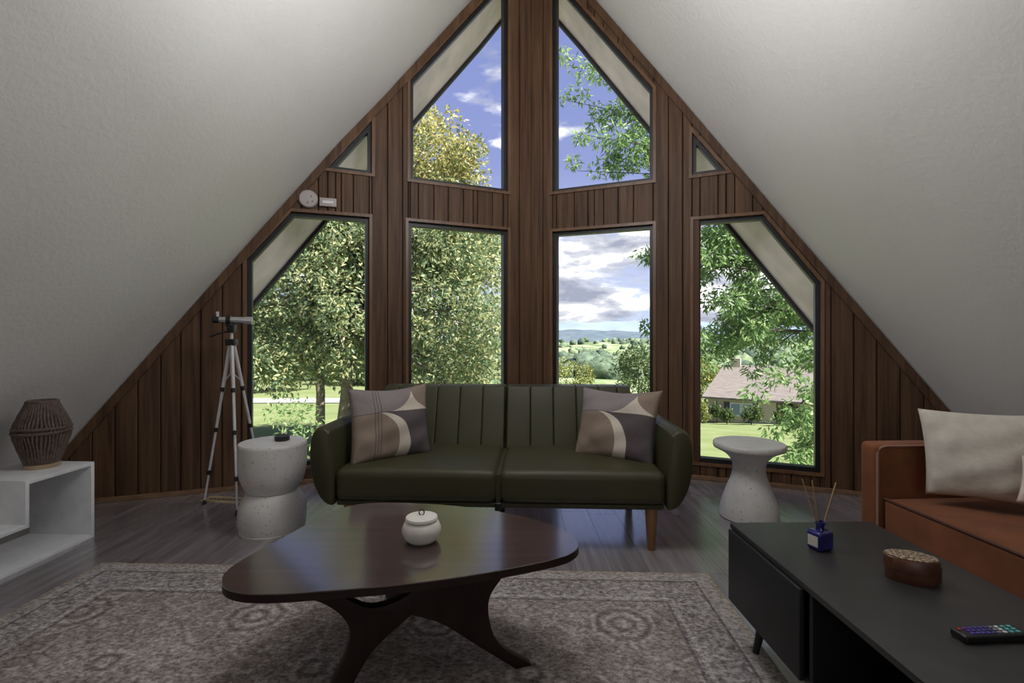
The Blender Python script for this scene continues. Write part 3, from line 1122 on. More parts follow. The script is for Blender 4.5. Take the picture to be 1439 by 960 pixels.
# things on the black table
def mat_cobalt():
    m, nt, b = new_mat('cobalt glass')
    b.inputs['Base Color'].default_value = (0.012, 0.016, 0.16, 1)
    b.inputs['Roughness'].default_value = 0.08
    b.inputs['Coat Weight'].default_value = 0.6
    nt.links.new(ramp(nt, noise(nt, objco(nt), 20, 2), [(0.3, (0.008, 0.010, 0.11)), (0.7, (0.018, 0.022, 0.20))]), b.inputs['Base Color'])
    return m


M['cobalt'] = mat_cobalt()
db = G(1153, 771, zt)
dif = tag(empty('reed_diffuser', db, R(20)), 'cobalt blue glass reed diffuser bottle on the black table', 'diffuser')
mb = MB()
mb.rbox((0, 0, 0.031), (0.033, 0.026, 0.031), 0.010, 4, 2)
mb.build('bottle', M['cobalt'], dif, smooth=180)
mb = MB()
mb.lathe([(0.015, 0.060), (0.012, 0.068), (0.012, 0.080), (0.015, 0.081), (0.015, 0.090), (0.009, 0.090), (0.009, 0.062)], (0, 0, 0), 24)
mb.build('neck', M['cobalt'], dif, smooth=40)
mb = MB()
mb.bb(-0.0338, -0.0329, -0.018, 0.018, 0.014, 0.048)
mb.build('label', M['linen'], dif)['label'] = 'small pale paper label on the side of the bottle'
for dx, dy in ((-0.046, 0.028), (-0.032, 0.004), (0.057, -0.012)):
    mb = MB()
    mb.tube([(-dx * 0.12, -dy * 0.1, 0.025), (dx, dy, 0.225 if dx < 0 else 0.215)], 0.0021, 8)
    mb.build('reed', M['reed'], dif, smooth=60)


def mat_lid():
    m, nt, b = new_mat('carved box lid')
    co = objco(nt)
    v = nd(nt, 'TexVoronoi', {'feature': 'DISTANCE_TO_EDGE'}, Scale=85.0)
    nt.links.new(co, v.inputs['Vector'])
    k = ramp(nt, v.outputs[0], [(0.05, (0.10, 0.05, 0.03)), (0.22, (0.42, 0.34, 0.23))])
    nt.links.new(k, b.inputs['Base Color'])
    b.inputs['Roughness'].default_value = 0.5
    bn = nd(nt, 'Bump', None, Strength=0.6, Distance=0.003, Height=v.outputs[0])
    nt.links.new(bn.outputs[0], b.inputs['Normal'])
    return m


M['carved'] = mat_lid()
ob = G(1281, 815, zt)
ov = tag(empty('oval_box', ob, R(-24)), 'oval bentwood box with carved pale lid on the black table', 'box')
mb = MB()
mb.lathe([(0.0, 0), (0.062, 0), (0.063, 0.002), (0.063, 0.055), (0.0, 0.055)], (0, 0, 0), 48, 1.0, 0.62)
mb.build('body', M['oval_side'], ov, smooth=40)
mb = MB()
mb.lathe([(0.0635, 0.034), (0.0662, 0.035), (0.0662, 0.066), (0.0640, 0.068), (0.0, 0.068)], (0, 0, 0), 48, 1.0, 0.63)
lo_ = mb.build('lid', M['oval_side'], ov, smooth=40)
mb = MB()
mb.lathe([(0.0, 0.068), (0.0615, 0.068), (0.0625, 0.070), (0.059, 0.0715), (0.0, 0.0725)], (0, 0, 0), 48, 1.0, 0.61)
mb.build('carving', M['carved'], lo_, smooth=40)
mb = MB()
mb.bb(0.062, 0.0685, -0.008, 0.008, 0.004, 0.050)
mb.build('clasp', M['oval_side'], ov, bevel=0.001)

rb = G(1393, 897, zt)
rem = tag(empty('remote_control', rb, R(4)), 'black remote control with coloured buttons on the black table', 'remote')
mb = MB()
mb.rbox((0, 0, 0.0095), (0.083, 0.021, 0.0095), 0.006, 3, 3)
mb.build('body', M['black_plastic'], rem, smooth=180)
bcols = {'red': (0.35, 0.02, 0.02), 'purple': (0.10, 0.05, 0.30), 'grey': (0.20, 0.20, 0.22), 'white': (0.6, 0.6, 0.62), 'teal': (0.1, 0.42, 0.40), 'navy': (0.05, 0.06, 0.22)}
for k, v in bcols.items():
    M['btn_' + k] = simple('button ' + k, v, 0.4)
layout = [(-0.070, 'red'), (-0.056, 'purple'), (-0.043, 'purple'), (-0.030, 'navy'), (-0.017, 'purple'), (-0.004, 'navy'), (0.010, 'grey'), (0.024, 'white'), (0.040, 'teal'), (0.056, 'teal')]
for bx, cn in layout:
    for by in ((-0.010, 0.0, 0.010) if cn != 'red' else (0.008,)):
        mb = MB()
        mb.rbox((bx, by, 0.0195), (0.0046, 0.0036, 0.0016), 0.001, 1, 1)
        mb.build('button', M['btn_' + cn], rem)

# ------------------------------------------------------------------ rust velvet sofa, right
RS = tag(empty('velvet_sofa', (1.590, 2.135, 0), R(3.0)), 'rust brown velvet sofa with piped square arm at the right wall', 'sofa')
mb = MB()
mb.rbox((0.385, 0.05, 0.415), (0.415, 0.048, 0.268), 0.022, 4, 4)
mb.build('armrest', M['rust'], RS, smooth=180)
mb = MB()
mb.rbox((0.385, -1.78, 0.415), (0.415, 0.048, 0.268), 0.022, 4, 4)
mb.build('armrest', M['rust'], RS, smooth=180)
mb = MB()
mb.rbox((0.40, -0.865, 0.375), (0.40, 0.862, 0.078), 0.014, 3, 8, crown=0.022)
mb.build('seat_cushion', M['rust'], RS, smooth=180)
mb = MB()
mb.rbox((0.40, -0.865, 0.222), (0.39, 0.862, 0.075), 0.012, 2, 3)
mb.build('base_frame', M['rust'], RS, smooth=60)
mb = MB()
mb.rbox((0.755, -0.865, 0.48), (0.085, 0.862, 0.335), 0.04, 4, 4, warp=lambda p: Vector((p.x + 0.06 * (p.z + .3), p.y, p.z)))
mb.build('backrest', M['rust'], RS, smooth=180)
# piping
mb = MB()
mb.tube([(0.003, -0.005, 0.4525), (0.003, -0.86, 0.4525), (0.003, -1.725, 0.4525)], 0.0065, 8)
mb.build('piping', M['rust_pipe'], RS, smooth=60)
for yy in (0.002, -1.732):
    mb = MB()
    mb.tube([(-0.022, yy, 0.16), (-0.022, yy, 0.648), (-0.012, yy, 0.668), (0.012, yy, 0.676), (0.70, yy, 0.676)], 0.0055, 8)
    mb.build('piping', M['sheen_edge'], RS, smooth=60)
for lx, ly in ((0.05, 0.03), (0.74, 0.03), (0.05, -1.76), (0.74, -1.76)):
    mb = MB()
    mb.lathe([(0.014, 0), (0.024, 0.148)], (lx, ly, 0), 16)
    mb.build('leg', M['leg_wood'], RS, smooth=40)
o = pillow('lumbar_pillow', P(1301, 694, 2.06), P(1480, 718, 1.84), P(1290, 574, 2.10), P(1478, 584, 1.96), 0.085, M['linen'], seed=11, pinch=0.06, wrinkle=0.0032)
tag(o, 'large cream linen pillow leaning on the rust velvet sofa', 'pillow')
o = pillow('throw_pillow', P(1428, 706, 1.80), P(1560, 730, 1.62), P(1436, 640, 1.86), P(1570, 640, 1.72), 0.06, M['blush'], seed=12)
tag(o, 'corner of a blush pillow in front of the cream lumbar pillow', 'pillow')

# ------------------------------------------------------------------ terrazzo side tables
tb = G(384, 741)
st = tag(empty('side_table', tb), 'white terrazzo side table of two stacked bowls left of the green sofa', 'side table')
mb = MB()
pr = [(0.0, 0.0), (0.165, 0.0), (0.178, 0.006), (0.186, 0.05), (0.188, 0.11), (0.176, 0.165), (0.150, 0.212), (0.136, 0.226)]
mb.lathe(spline(pr, 4, False), (0, 0, 0), 56)
mb.build('base', M['terrazzo'], st, smooth=50)
mb = MB()
pr = [(0.136, 0.226), (0.150, 0.244), (0.176, 0.300), (0.188, 0.370), (0.190, 0.440), (0.190, 0.505), (0.184, 0.514), (0.0, 0.515)]
mb.lathe(spline(pr[:6], 4, False) + pr[6:], (0, 0, 0), 56)
mb.build('top_bowl', M['terrazzo'], st, smooth=50)
cb = P(392, 611, 2.97)
mb = MB()
mb.lathe([(0.0, 0.0), (0.041, 0.0), (0.043, 0.003), (0.043, 0.026), (0.040, 0.028), (0.034, 0.024), (0.0, 0.024)], (0, 0, 0), 32)
o = mb.build('ashtray', M['black_plastic'], smooth=40)
o.location = (cb.x, tb.y + 0.03, 0.515)
tag(o, 'small dark round dish on the double bowl side table', 'dish')

tb2 = G(1053, 726)
st2 = tag(empty('side_table', tb2), 'white terrazzo pedestal side table with a wide top and narrow waist by the right window', 'side table')
mb = MB()
pr = [(0.0, 0.0), (0.168, 0.0), (0.175, 0.006), (0.174, 0.03), (0.163, 0.095), (0.140, 0.165), (0.112, 0.235), (0.098, 0.285), (0.097, 0.325), (0.110, 0.365), (0.142, 0.400), (0.184, 0.425)]
mb.lathe(pr[:3] + spline(pr[3:], 4, False) + [(0.0, 0.425)], (0, 0, 0), 56)
mb.build('pedestal', M['terrazzo'], st2, smooth=50)
mb = MB()
mb.lathe([(0.0, 0.424), (0.184, 0.424), (0.209, 0.436), (0.213, 0.446), (0.213, 0.464), (0.208, 0.471), (0.0, 0.472)], (0, 0, 0), 56)
mb.build('table_top', M['terrazzo'], st2, smooth=50)

# ------------------------------------------------------------------ tripod with small telescope
apex = P(326, 482, 3.40)
feet = [G(287, 709), G(334, 724), G(371, 690)]
tl = Vector((apex.x, apex.y, 0))
tri = tag(empty('tripod', tl), 'silver camera tripod standing by the left window', 'tripod')
mb = MB()
mb.rbox((0, 0, apex.z + 0.005), (0.032, 0.028, 0.022), 0.008, 2, 1)
mb.build('collar', M['black_plastic'], tri, smooth=60)
mb = MB()
mb.tube([(0, 0, apex.z - 0.22), (0, 0, apex.z + 0.075)], 0.0095, 12)
mb.build('center_column', M['alu'], tri, smooth=60)
for ft in feet:
    f0 = ft - tl
    top = Vector((f0.x * 0.06, f0.y * 0.06, apex.z - 0.005))
    ts = [0.0, 0.285, 0.535, 0.80, 0.985]
    leg = None
    mb = MB()
    mb.tube([top, top.lerp(f0, ts[1])], 0.0115, 10)
    leg = mb.build('leg', M['alu'], tri, smooth=60)
    for a, b_, r_ in ((ts[1], ts[2], 0.0095), (ts[2], ts[3], 0.008), (ts[3], ts[4], 0.0068)):
        mb = MB()
        mb.tube([top.lerp(f0, a), top.lerp(f0, b_)], r_, 10)
        mb.build('leg_section', M['alu'], leg, smooth=60)
    for a in ts[1:4]:
        mb = MB()
        mb.tube([top.lerp(f0, a - 0.013), top.lerp(f0, a + 0.013)], 0.0155, 10)
        mb.build('clamp', M['black_plastic'], leg, smooth=40)
    mb = MB()
    mb.tube([top.lerp(f0, 0.972), f0 + Vector((0, 0, 0.001))], [0.0095, 0.013], 10)
    mb.build('rubber_foot', M['black_plastic'], leg, smooth=40)
    mb = MB()
    mb.tube([Vector((0, 0, apex.z - 0.20)), top.lerp(f0, 0.24)], 0.004, 8)
    mb.build('brace', M['alu'], tri, smooth=60)
mb = MB()
mb.rbox((0, 0, apex.z + 0.098), (0.024, 0.024, 0.028), 0.008, 2, 1)
mb.build('pan_head', M['black_plastic'], tri, smooth=60)
mb = MB()
mb.tube([(0, 0, apex.z + 0.085), (-0.06, -0.02, apex.z + 0.07), (-0.125, -0.04, apex.z + 0.045)], [0.006, 0.006, 0.009], 10)
mb.build('pan_handle', M['black_plastic'], tri, smooth=60)
tz = H + 23 * 3.40 / F
tel = tag(empty('telescope', (tl.x, tl.y, apex.z + 0.126)), 'small silver and black telescope mounted on the tripod', 'telescope')
ax = Vector((0.97, 0.24, -0.02)).normalized()
tz = 0.03


def along(t, dz=0.0):
    return ax * t + Vector((0, 0, tz + dz))


mb = MB()
mb.tube([along(-0.005), along(0.085), along(0.086), along(0.128)], [0.024, 0.024, 0.028, 0.028], 20)
mb.build('main_tube', M['chrome'], tel, smooth=40)
mb = MB()
mb.tube([along(-0.075), along(-0.03), along(-0.005)], [0.020, 0.022, 0.022], 18)
mb.build('focus_tube', M['chrome'], tel, smooth=40)
mb = MB()
mb.tube([along(-0.030), along(-0.004)], 0.031, 18)
mb.build('mount_ring', M['black_plastic'], tel, smooth=40)
mb = MB()
mb.rbox(tuple(along(-0.018, -0.034)), (0.018, 0.014, 0.010), 0.004, 2, 1)
mb.build('saddle', M['black_plastic'], tel, smooth=60)
mb = MB()
mb.tube([along(-0.118), along(-0.112), along(-0.076)], [0.016, 0.024, 0.022], 18)
mb.build('eyepiece', M['black_plastic'], tel, smooth=40)
mb = MB()
mb.tube([along(-0.085, 0.012), along(-0.088, 0.055)], [0.008, 0.010], 12)
mb.build('diagonal', M['alu'], tel, smooth=40)

# floor register
vb = G(316, 702.5)
ven = tag(empty('floor_vent', (vb.x, vb.y, 0), R(-8)), 'ornate brass floor vent in the planks beneath the tripod', 'vent')
mb = MB()
outer = [(-0.15, -0.055), (0.15, -0.055), (0.15, 0.055), (-0.15, 0.055)]
mb.ring(outer, offset_poly(outer, 0.016), lambda p: (p[0], p[1], 0.005), lambda p: (p[0], p[1], 0.0))
mb.build('frame', M['brass'], ven, bevel=0.001)
mb = MB()
mb.bb(-0.134, 0.134, -0.039, 0.039, 0.0005, 0.001)
mb.build('backing', M['black_plastic'], ven)
for i in range(9):
    mb = MB()
    x0 = -0.12 + i * 0.03
    mb.tube([(x0 - 0.012, -0.038, 0.003), (x0 + 0.006, -0.012, 0.003), (x0 - 0.006, 0.012, 0.003), (x0 + 0.012, 0.038, 0.003)], 0.003, 6)
    mb.build('bar', M['brass'], ven, smooth=60)

# ------------------------------------------------------------------ white open shelf unit, left
SH = tag(empty('shelf_unit', (-2.385, 2.845, 0), R(-2.8)), 'white open box shelf unit under the left slope', 'shelf')
t_ = 0.020
for nm, b_ in (('end_panel', (-0.37, 0, -t_, 0, 0.0, 0.43)), ('top_panel', (-0.37, 0, -0.365, -t_, 0.43 - t_, 0.43)),
               ('upright_panel', (-0.37, 0, -0.385, -0.365, 0.195, 0.43)), ('middle_shelf', (-0.37, 0, -1.45, -0.385, 0.195, 0.195 + t_)),
               ('bottom_shelf', (-0.37, 0, -1.47, -t_, 0.0, t_)), ('end_panel', (-0.37, 0, -1.47, -1.45, t_, 0.195 + t_))):
    mb = MB()
    mb.bb(*b_)
    mb.build(nm, M['white_paint'], SH, smooth=30, bevel=0.001)
# wall shelf's neighbour: upper board at the near side
mb = MB()
mb.bb(-0.37, 0, -1.45, -0.385, 0.43 - t_, 0.43)
vz = G(60, 656, 0.43)
va = tag(empty('wicker_vase', vz), 'dark woven rope vase on the white shelf unit', 'vase')
mb = MB()
mb.lathe([(0.0, 0.0), (0.076, 0.0), (0.078, 0.003), (0.078, 0.022), (0.070, 0.025), (0.0, 0.025)], (0, 0, 0), 40)
mb.build('wooden_base', M['pale_wood'], va, smooth=40)['label'] = 'pale wooden base ring'


def vr(z):
    return float(np.interp(z, [0.02, 0.09, 0.17, 0.205, 0.235, 0.30, 0.345, 0.36], [0.068, 0.092, 0.116, 0.120, 0.115, 0.088, 0.067, 0.063]))


mb = MB()
zs = np.linspace(0.022, 0.357, 14)
mb.lathe([(vr(z) - 0.006, z) for z in zs], (0, 0, 0), 40)
mb.build('liner', M['rope'], va, smooth=60)
for nm, z0, z1, nn in (('lower_cords', 0.022, 0.192, 44), ('upper_cords', 0.222, 0.355, 44)):
    mb = MB()
    for i in range(nn):
        a0 = 2 * math.pi * i / nn
        path = []
        for k in range(7):
            z = z0 + (z1 - z0) * k / 6
            r_ = vr(z)
            a1 = a0 + 0.02 * math.sin(k * 1.3 + i)
            path.append((r_ * math.cos(a1), r_ * math.sin(a1), z))
        mb.tube(path, [0.0062 + 0.0012 * (k % 2) for k in range(7)], 6)
    o = mb.build(nm, M['rope'], va, smooth=80)
    o['kind'] = 'stuff'
for z in (0.196, 0.218):
    mb = MB()
    mb.tube([((vr(z) + 0.003) * math.cos(t), (vr(z) + 0.003) * math.sin(t), z) for t in np.linspace(0, 2 * math.pi, 49)], 0.008, 8)
    mb.build('waist_band', M['rope'], va, smooth=60)
mb = MB()
for i in range(44):
    a0 = 2 * math.pi * i / 44
    mb.tube([(0.120 * math.cos(a0), 0.120 * math.sin(a0), 0.198), (0.120 * math.cos(a0 + .09), 0.120 * math.sin(a0 + .09), 0.216)], 0.005, 6)
mb.build('waist_weave', M['rope'], va, smooth=60)['kind'] = 'stuff'
mb = MB()
mb.tube([(0.063 * math.cos(t), 0.063 * math.sin(t), 0.358) for t in np.linspace(0, 2 * math.pi, 41)], 0.009, 8)
mb.build('rim', M['rope'], va, smooth=60)

# smoke alarm and small box on the left facet
u, z = FL.px(434, 281)
c = FL.at(u, z, 0.0145)
rotM = Matrix((FL.u, Vector((0, 0, 1)), FL.n)).transposed()
sm = tag(empty('smoke_alarm', c), 'round off white smoke alarm on the paneling above the left window', 'smoke alarm')
mb = MB()
mb.lathe([(0.0, 0.0), (0.068, 0.0), (0.070, 0.006), (0.070, 0.020), (0.062, 0.030), (0.0, 0.034)], (0, 0, 0), 40, M=rotM)
mb.build('body', M['detector'], sm, smooth=40)
for ax_, ay_ in ((-0.03, -0.02), (0.004, -0.03), (-0.022, 0.018)):
    mb = MB()
    mb.lathe([(0.0, 0.030), (0.0045, 0.031), (0.0045, 0.0345), (0.0, 0.0345)], rotM @ Vector((ax_, ay_, 0)), 12, M=rotM)
    mb.build('vent_hole', M['black_plastic'], sm)
u, z = FL.px(461.5, 286)
c = FL.at(u, z, 0.0145)
bx_ = tag(empty('alarm_box', c), 'small rectangular off white box beside the round smoke alarm', 'sensor')
mb = MB()
mb.box((0, 0, 0), (0.125, 0.066, 0.03), M=rotM)
mb.v = [tuple(Vector(p) + FL.n * 0.015) for p in mb.v]
mb.build('body', M['detector'], bx_, smooth=30, bevel=0.004)
mb = MB()
mb.box((0, 0, 0), (0.08, 0.02, 0.003), M=rotM)
mb.v = [tuple(Vector(p) + FL.n * 0.031) for p in mb.v]
mb.build('cover_plate', M['white_paint'], bx_)

# ================================================================== OUTDOORS
def smooth01(a):
    a = np.clip(a, 0, 1)
    return a * a * (3 - 2 * a)


_yl = [0, 22, 33, 60, 120, 300, 800, 2000, 3500, 6000]
_zl = [-3.0, -3.0, -3.4, -4.5, -9, -19, -33, -27, -5, 10]
_yr = [0, 16.5, 25, 49, 80, 120, 300, 800, 2000, 3500, 6000]
_zr = [-2.8, -3.2, -4.4, -7.5, -9, -11, -20, -33, -27, -5, 10]


def ground(x, y):
    x, y = np.asarray(x, float), np.asarray(y, float)
    w = smooth01((x / np.maximum(y, 1) + 0.2) / 0.55)
    return np.interp(y, _yl, _zl) * (1 - w) + np.interp(y, _yr, _zr) * w


def mesh_np(name, verts, faces_flat, nside, mat, parent=None, smooth=False):
    me = bpy.data.meshes.new(name)
    nf = len(faces_flat) // nside
    me.vertices.add(len(verts))
    me.vertices.foreach_set('co', np.asarray(verts, np.float32).ravel())
    me.loops.add(len(faces_flat))
    me.loops.foreach_set('vertex_index', np.asarray(faces_flat, np.int32))
    me.polygons.add(nf)
    me.polygons.foreach_set('loop_start', np.arange(0, nf * nside, nside, dtype=np.int32))
    me.polygons.foreach_set('loop_total', np.full(nf, nside, np.int32))
    me.update(calc_edges=True)
    if smooth:
        me.shade_smooth()
    me.materials.append(mat)
    o = bpy.data.objects.new(name, me)
    COL.objects.link(o)
    if parent is not None:
        o.parent = parent
    return o


def mat_land():
    m, nt, b = new_mat('lawn and valley')
    co = objco(nt)
    s = nd(nt, 'SeparateXYZ')
    nt.links.new(co, s.inputs[0])
    n = noise(nt, co, 0.35, 5, 0.6)
    lawn = ramp(nt, n, [(0.3, (0.13, 0.165, 0.065)), (0.7, (0.195, 0.225, 0.11))])
    f1 = noise(nt, mapping(nt, co, (1, 0.5, 1)), 0.022, 6, 0.68)
    val = ramp(nt, f1, [(0.38, (0.08, 0.12, 0.07)), (0.48, (0.17, 0.22, 0.11)), (0.56, (0.29, 0.33, 0.19)), (0.66, (0.38, 0.38, 0.28))])
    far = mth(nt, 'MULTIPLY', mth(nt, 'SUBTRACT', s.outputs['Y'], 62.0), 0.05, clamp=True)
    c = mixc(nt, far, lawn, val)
    nt.links.new(c, b.inputs['Base Color'])
    b.inputs['Roughness'].default_value = 1.0
    b.inputs['Specular IOR Level'].default_value = 0.0
    return m


M['land'] = mat_land()
ys = np.concatenate([np.linspace(-14, 9, 10), np.geomspace(10, 6000, 90)])
ks = np.linspace(-1.5, 1.5, 90)
V = []
for y in ys:
    for k in ks:
        x = k * (max(y, 0) + 12)
        z = float(ground(x, max(y, 0)))
        if y > 120:
            z += math.sin(x * 0.011 + 1) * math.cos(y * 0.006) * min(5, y * 0.006)
        V.append((x, y, z))
n = len(ks)
fl = []
for i in range(len(ys) - 1):
    for j in range(n - 1):
        fl += [i * n + j, i * n + j + 1, (i + 1) * n + j + 1, (i + 1) * n + j]
struct(mesh_np('lawn', V, fl, 4, M['land'], smooth=True))

# road across the lawn on the left
M['road'] = simple('pale asphalt', (0.44, 0.42, 0.40), 0.9, var=0.1, scale=0.8)
V, fl = [], []
xs = np.linspace(-40, 4, 30)
for x in xs:
    yc = 34.5 + 0.03 * (x + 15)
    for dy in (-1.7, 1.7):
        V.append((x, yc + dy, float(ground(x, yc + dy)) + 0.05))
for i in range(len(xs) - 1):
    fl += [2 * i, 2 * i + 2, 2 * i + 3, 2 * i + 1]
struct(mesh_np('road', V, fl, 4, M['road']))

# hills and mountains
def ridge(name, y, base, amp, seed, mat, wl, depth):
    rr = np.random.default_rng(seed)
    xs = np.linspace(-1.2 * y, 1.2 * y, 160)
    h = np.zeros_like(xs)
    for o_ in range(6):
        f = (2 ** o_) / (wl * y)
        h += amp / (1.7 ** o_) * np.sin(xs * f * 6.28 + rr.uniform(0, 6))
    V = []
    for t in (0, 0.35, 0.7, 1.0, 1.3):
        for x, hh in zip(xs, h):
            zz = -60 + (base + hh + 60) * (math.sin(min(t, 1) * math.pi / 2)) if t <= 1 else base + hh - 10
            V.append((x, y - depth * (1 - t), zz))
    fl = []
    n = len(xs)
    for i in range(4):
        for j in range(n - 1):
            fl += [i * n + j, i * n + j + 1, (i + 1) * n + j + 1, (i + 1) * n + j]
    return struct(mesh_np(name, V, fl, 4, mat, smooth=True))


M['hill'] = simple('haze tinted wooded hills', (0.095, 0.125, 0.15), 1.0, var=0.3, scale=0.02, spec=0.0)  # blue grey base colour carries the distance haze
M['mountain'] = simple('haze tinted mountains', (0.19, 0.24, 0.32), 1.0, var=0.12, scale=0.002, spec=0.0)  # aerial haze put into the base colour as blue
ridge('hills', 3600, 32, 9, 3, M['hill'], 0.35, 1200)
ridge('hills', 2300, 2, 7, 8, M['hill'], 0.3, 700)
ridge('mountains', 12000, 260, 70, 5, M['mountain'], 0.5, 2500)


# ------------------------------------------------------------------ trees
def leaves(name, cent, rads, counts, L, Wd, mat, parent, off, seed=0, droop=0.2, flat=1.0, radial=0.6):
    r = np.random.default_rng(seed)
    cent = np.asarray(cent, float)
    idx = np.repeat(np.arange(len(cent)), counts)
    N = len(idx)
    dirn = r.normal(size=(N, 3))
    dirn /= np.linalg.norm(dirn, axis=1)[:, None]
    rad = np.asarray(rads)[idx] * r.uniform(0.25, 1, N) ** 0.5
    p = cent[idx] + dirn * rad[:, None] * np.array([1, 1, flat])
    axs = dirn * radial + r.normal(size=(N, 3)) * 0.5 + np.array([0, 0, -droop])
    axs /= np.linalg.norm(axs, axis=1)[:, None]
    sd = np.cross(axs, r.normal(size=(N, 3)))
    sd /= np.linalg.norm(sd, axis=1)[:, None] + 1e-9
    nn = np.cross(axs, sd)
    l = L * r.uniform(0.7, 1.25, N)[:, None]
    w = Wd * r.uniform(0.7, 1.2, N)[:, None] * 0.5
    p = p - np.asarray(off)
    v = np.stack([p, p + axs * l * 0.45 + sd * w + nn * w * 0.35, p + axs * l, p + axs * l * 0.45 - sd * w + nn * w * 0.35], 1).reshape(-1, 3)
    b0 = np.arange(N)[:, None] * 4
    f = np.concatenate([b0 + np.array([[0, 1, 2]]), b0 + np.array([[0, 2, 3]])], 1).ravel()
    o = mesh_np(name, v, f, 3, mat, parent)
    o['kind'] = 'stuff'
    return o


def crown(center, radii, n, r):
    """cluster centres near the surface of an ellipsoid"""
    c = np.asarray(center, float)
    out = []
    for _ in range(n):
        d_ = r.normal(size=3)
        d_ /= np.linalg.norm(d_)
        out.append(c + d_ * np.asarray(radii) * r.uniform(0.35, 1.0) ** 0.5)
    return np.array(out)


# large broadleaf tree on the left
r = np.random.default_rng(21)
D = 17.0
base = Vector(((462 - 720) * D / F, D, float(ground((462 - 720) * D / F, D))))
tree = tag(empty('tree', base), 'large broadleaf tree with golden sunlit top filling the two left windows', 'tree')
cl_ = []
for px_, py_, rx, ry, n_ in ((430, 400, 105, 120, 150), (640, 430, 80, 110, 130), (540, 330, 150, 110, 150), (560, 250, 90, 75, 70), (610, 215, 50, 42, 40), (662, 228, 16, 16, 8),
                             (655, 345, 62, 60, 60), (400, 505, 70, 35, 40), (640, 545, 75, 55, 60), (480, 480, 60, 45, 30), (300, 440, 90, 110, 60), (500, 390, 100, 110, 80), (590, 170, 24, 20, 8)):
    cc = P(px_, py_, D + r.uniform(-0.5, 0.5))
    cl_.append(crown(cc, (rx * D / F, 2.6, ry * D / F), n_, r))
cl_ = np.concatenate(cl_)
sun_top = (cl_[:, 2] - H) / cl_[:, 1] * F > 205
leaves('foliage', cl_[~sun_top], r.uniform(0.38, 0.75, (~sun_top).sum()), r.integers(85, 150, (~sun_top).sum()), 0.175, 0.075, M['leaf_broad'], tree, base, 5, 0.15)
leaves('crown_foliage', cl_[sun_top], r.uniform(0.30, 0.55, sun_top.sum()), r.integers(60, 110, sun_top.sum()), 0.175, 0.075, M['leaf_sunlit'], tree, base, 6, 0.1)['label'] = 'leaves at the top of the crown coloured golden for sunlight'
for x0, x1, rr_ in ((450, 440, 0.17), (477, 500, 0.24)):
    mb = MB()
    a = Vector(((x0 - 720) * D / F, D, float(ground((x0 - 720) * D / F, D)) - 0.1))
    b_ = P(x1, 330, D)
    mb.tube([a, a.lerp(b_, 0.3) + Vector((0.1, 0, 0)), a.lerp(b_, 0.65) - Vector((0.1, 0, 0)), b_], [rr_, rr_ * 0.85, rr_ * 0.6, rr_ * 0.3], 12)
    mb.build('trunk', M['bark'], tree, smooth=80, off=base)
mb = MB()
root = P(470, 470, D)
for i in range(0, len(cl_), 6):
    e = Vector(cl_[i])
    mb.tube([root.lerp(P(480, 350, D), r.random()), root.lerp(e, 0.6) + Vector((0, 0, 0.4)), e], [0.06, 0.035, 0.012], 5)
mb.build('branches', M['bark'], tree, smooth=80, off=base)['kind'] = 'stuff'

# feathery hanging tree on the right
r = np.random.default_rng(33)
D = 11.5
base = Vector((8.6, D + 0.5, float(ground(8.6, D + 0.5))))
tree = tag(empty('tree', base), 'feathery light green tree with drooping branches in the right windows', 'tree')
cl_, lines = [], []
hub_r = Vector((8.6, D + 0.5, 6.0))


def strand(p0, p1, n_, sagz=0.25, jit=0.12):
    p0, p1 = Vector(p0), Vector(p1)
    pts = []
    for k in range(n_):
        t = k / (n_ - 1)
        q = p0.lerp(p1, t) - Vector((0, 0, sagz * 4 * t * (1 - t) * -1 + 0.0))
        pts.append(q)
        cl_.append(np.array(q) + r.normal(size=3) * jit)
    lines.append(pts)


for sx, sy, ex, ey in ((985, 130, 800, 92), (990, 165, 835, 110), (990, 190, 792, 140), (985, 205, 845, 165), (990, 225, 812, 188), (985, 235, 860, 205), (985, 255, 812, 240), (985, 245, 880, 228),
                       (990, 150, 880, 130), (985, 178, 900, 172), (985, 215, 905, 212)):
    strand(P(sx, sy, D + r.uniform(-.6, .6)), P(ex, ey, D + r.uniform(-1.0, 0.6)), 9, 0.25)
for k in range(100):
    sx = r.uniform(985, 1260)
    sy = r.uniform(215, 470)
    if sx < 1010 and 375 < sy < 440:
        continue
    ln = r.uniform(35, 90)
    y2 = sy + r.uniform(10, 55)
    lim = 500 if sx < 1090 else 550
    strand(P(sx + 30, sy, D + r.uniform(-1.6, 1.8)), P(sx - ln * 0.6, min(y2, lim), D + r.uniform(-1.6, 1.8)), 6, 0.2)
for sx, sy, ex, ey in ((1150, 545, 1098, 600), (1170, 590, 1120, 640), (1180, 620, 1112, 632), (1160, 500, 1075, 548), (1175, 575, 1130, 596)):
    strand(P(sx, sy, D - 1.5), P(ex, ey, D - 1.8), 6, 0.1)
for x, y in ((905, 358), (912, 460), (914, 362)):
    cl_.append(np.array(P(x, y, D)))
cl_ = np.array(cl_)
leaves('foliage', cl_, r.uniform(0.16, 0.32, len(cl_)), r.integers(60, 100, len(cl_)), 0.15, 0.048, M['leaf_fine'], tree, base, 8, 0.45, 0.8, 0.5)
mb = MB()
mb.tube([base - Vector((0, 0, 0.1)), base + Vector((0.1, 0, 3)), hub_r], [0.34, 0.27, 0.15], 12)
mb.build('trunk', M['dark_bark'], tree, smooth=80, off=base)
mb = MB()
for pts in lines:
    mb.tube([Vector((8.5, D + 0.5, pts[0].z - 0.3 + 0.5 * r.random()))] + pts[:2] + [pts[-1]], [0.05, 0.022, 0.016, 0.006], 5)
mb.build('branches', M['dark_bark'], tree, smooth=80, off=base)['kind'] = 'stuff'


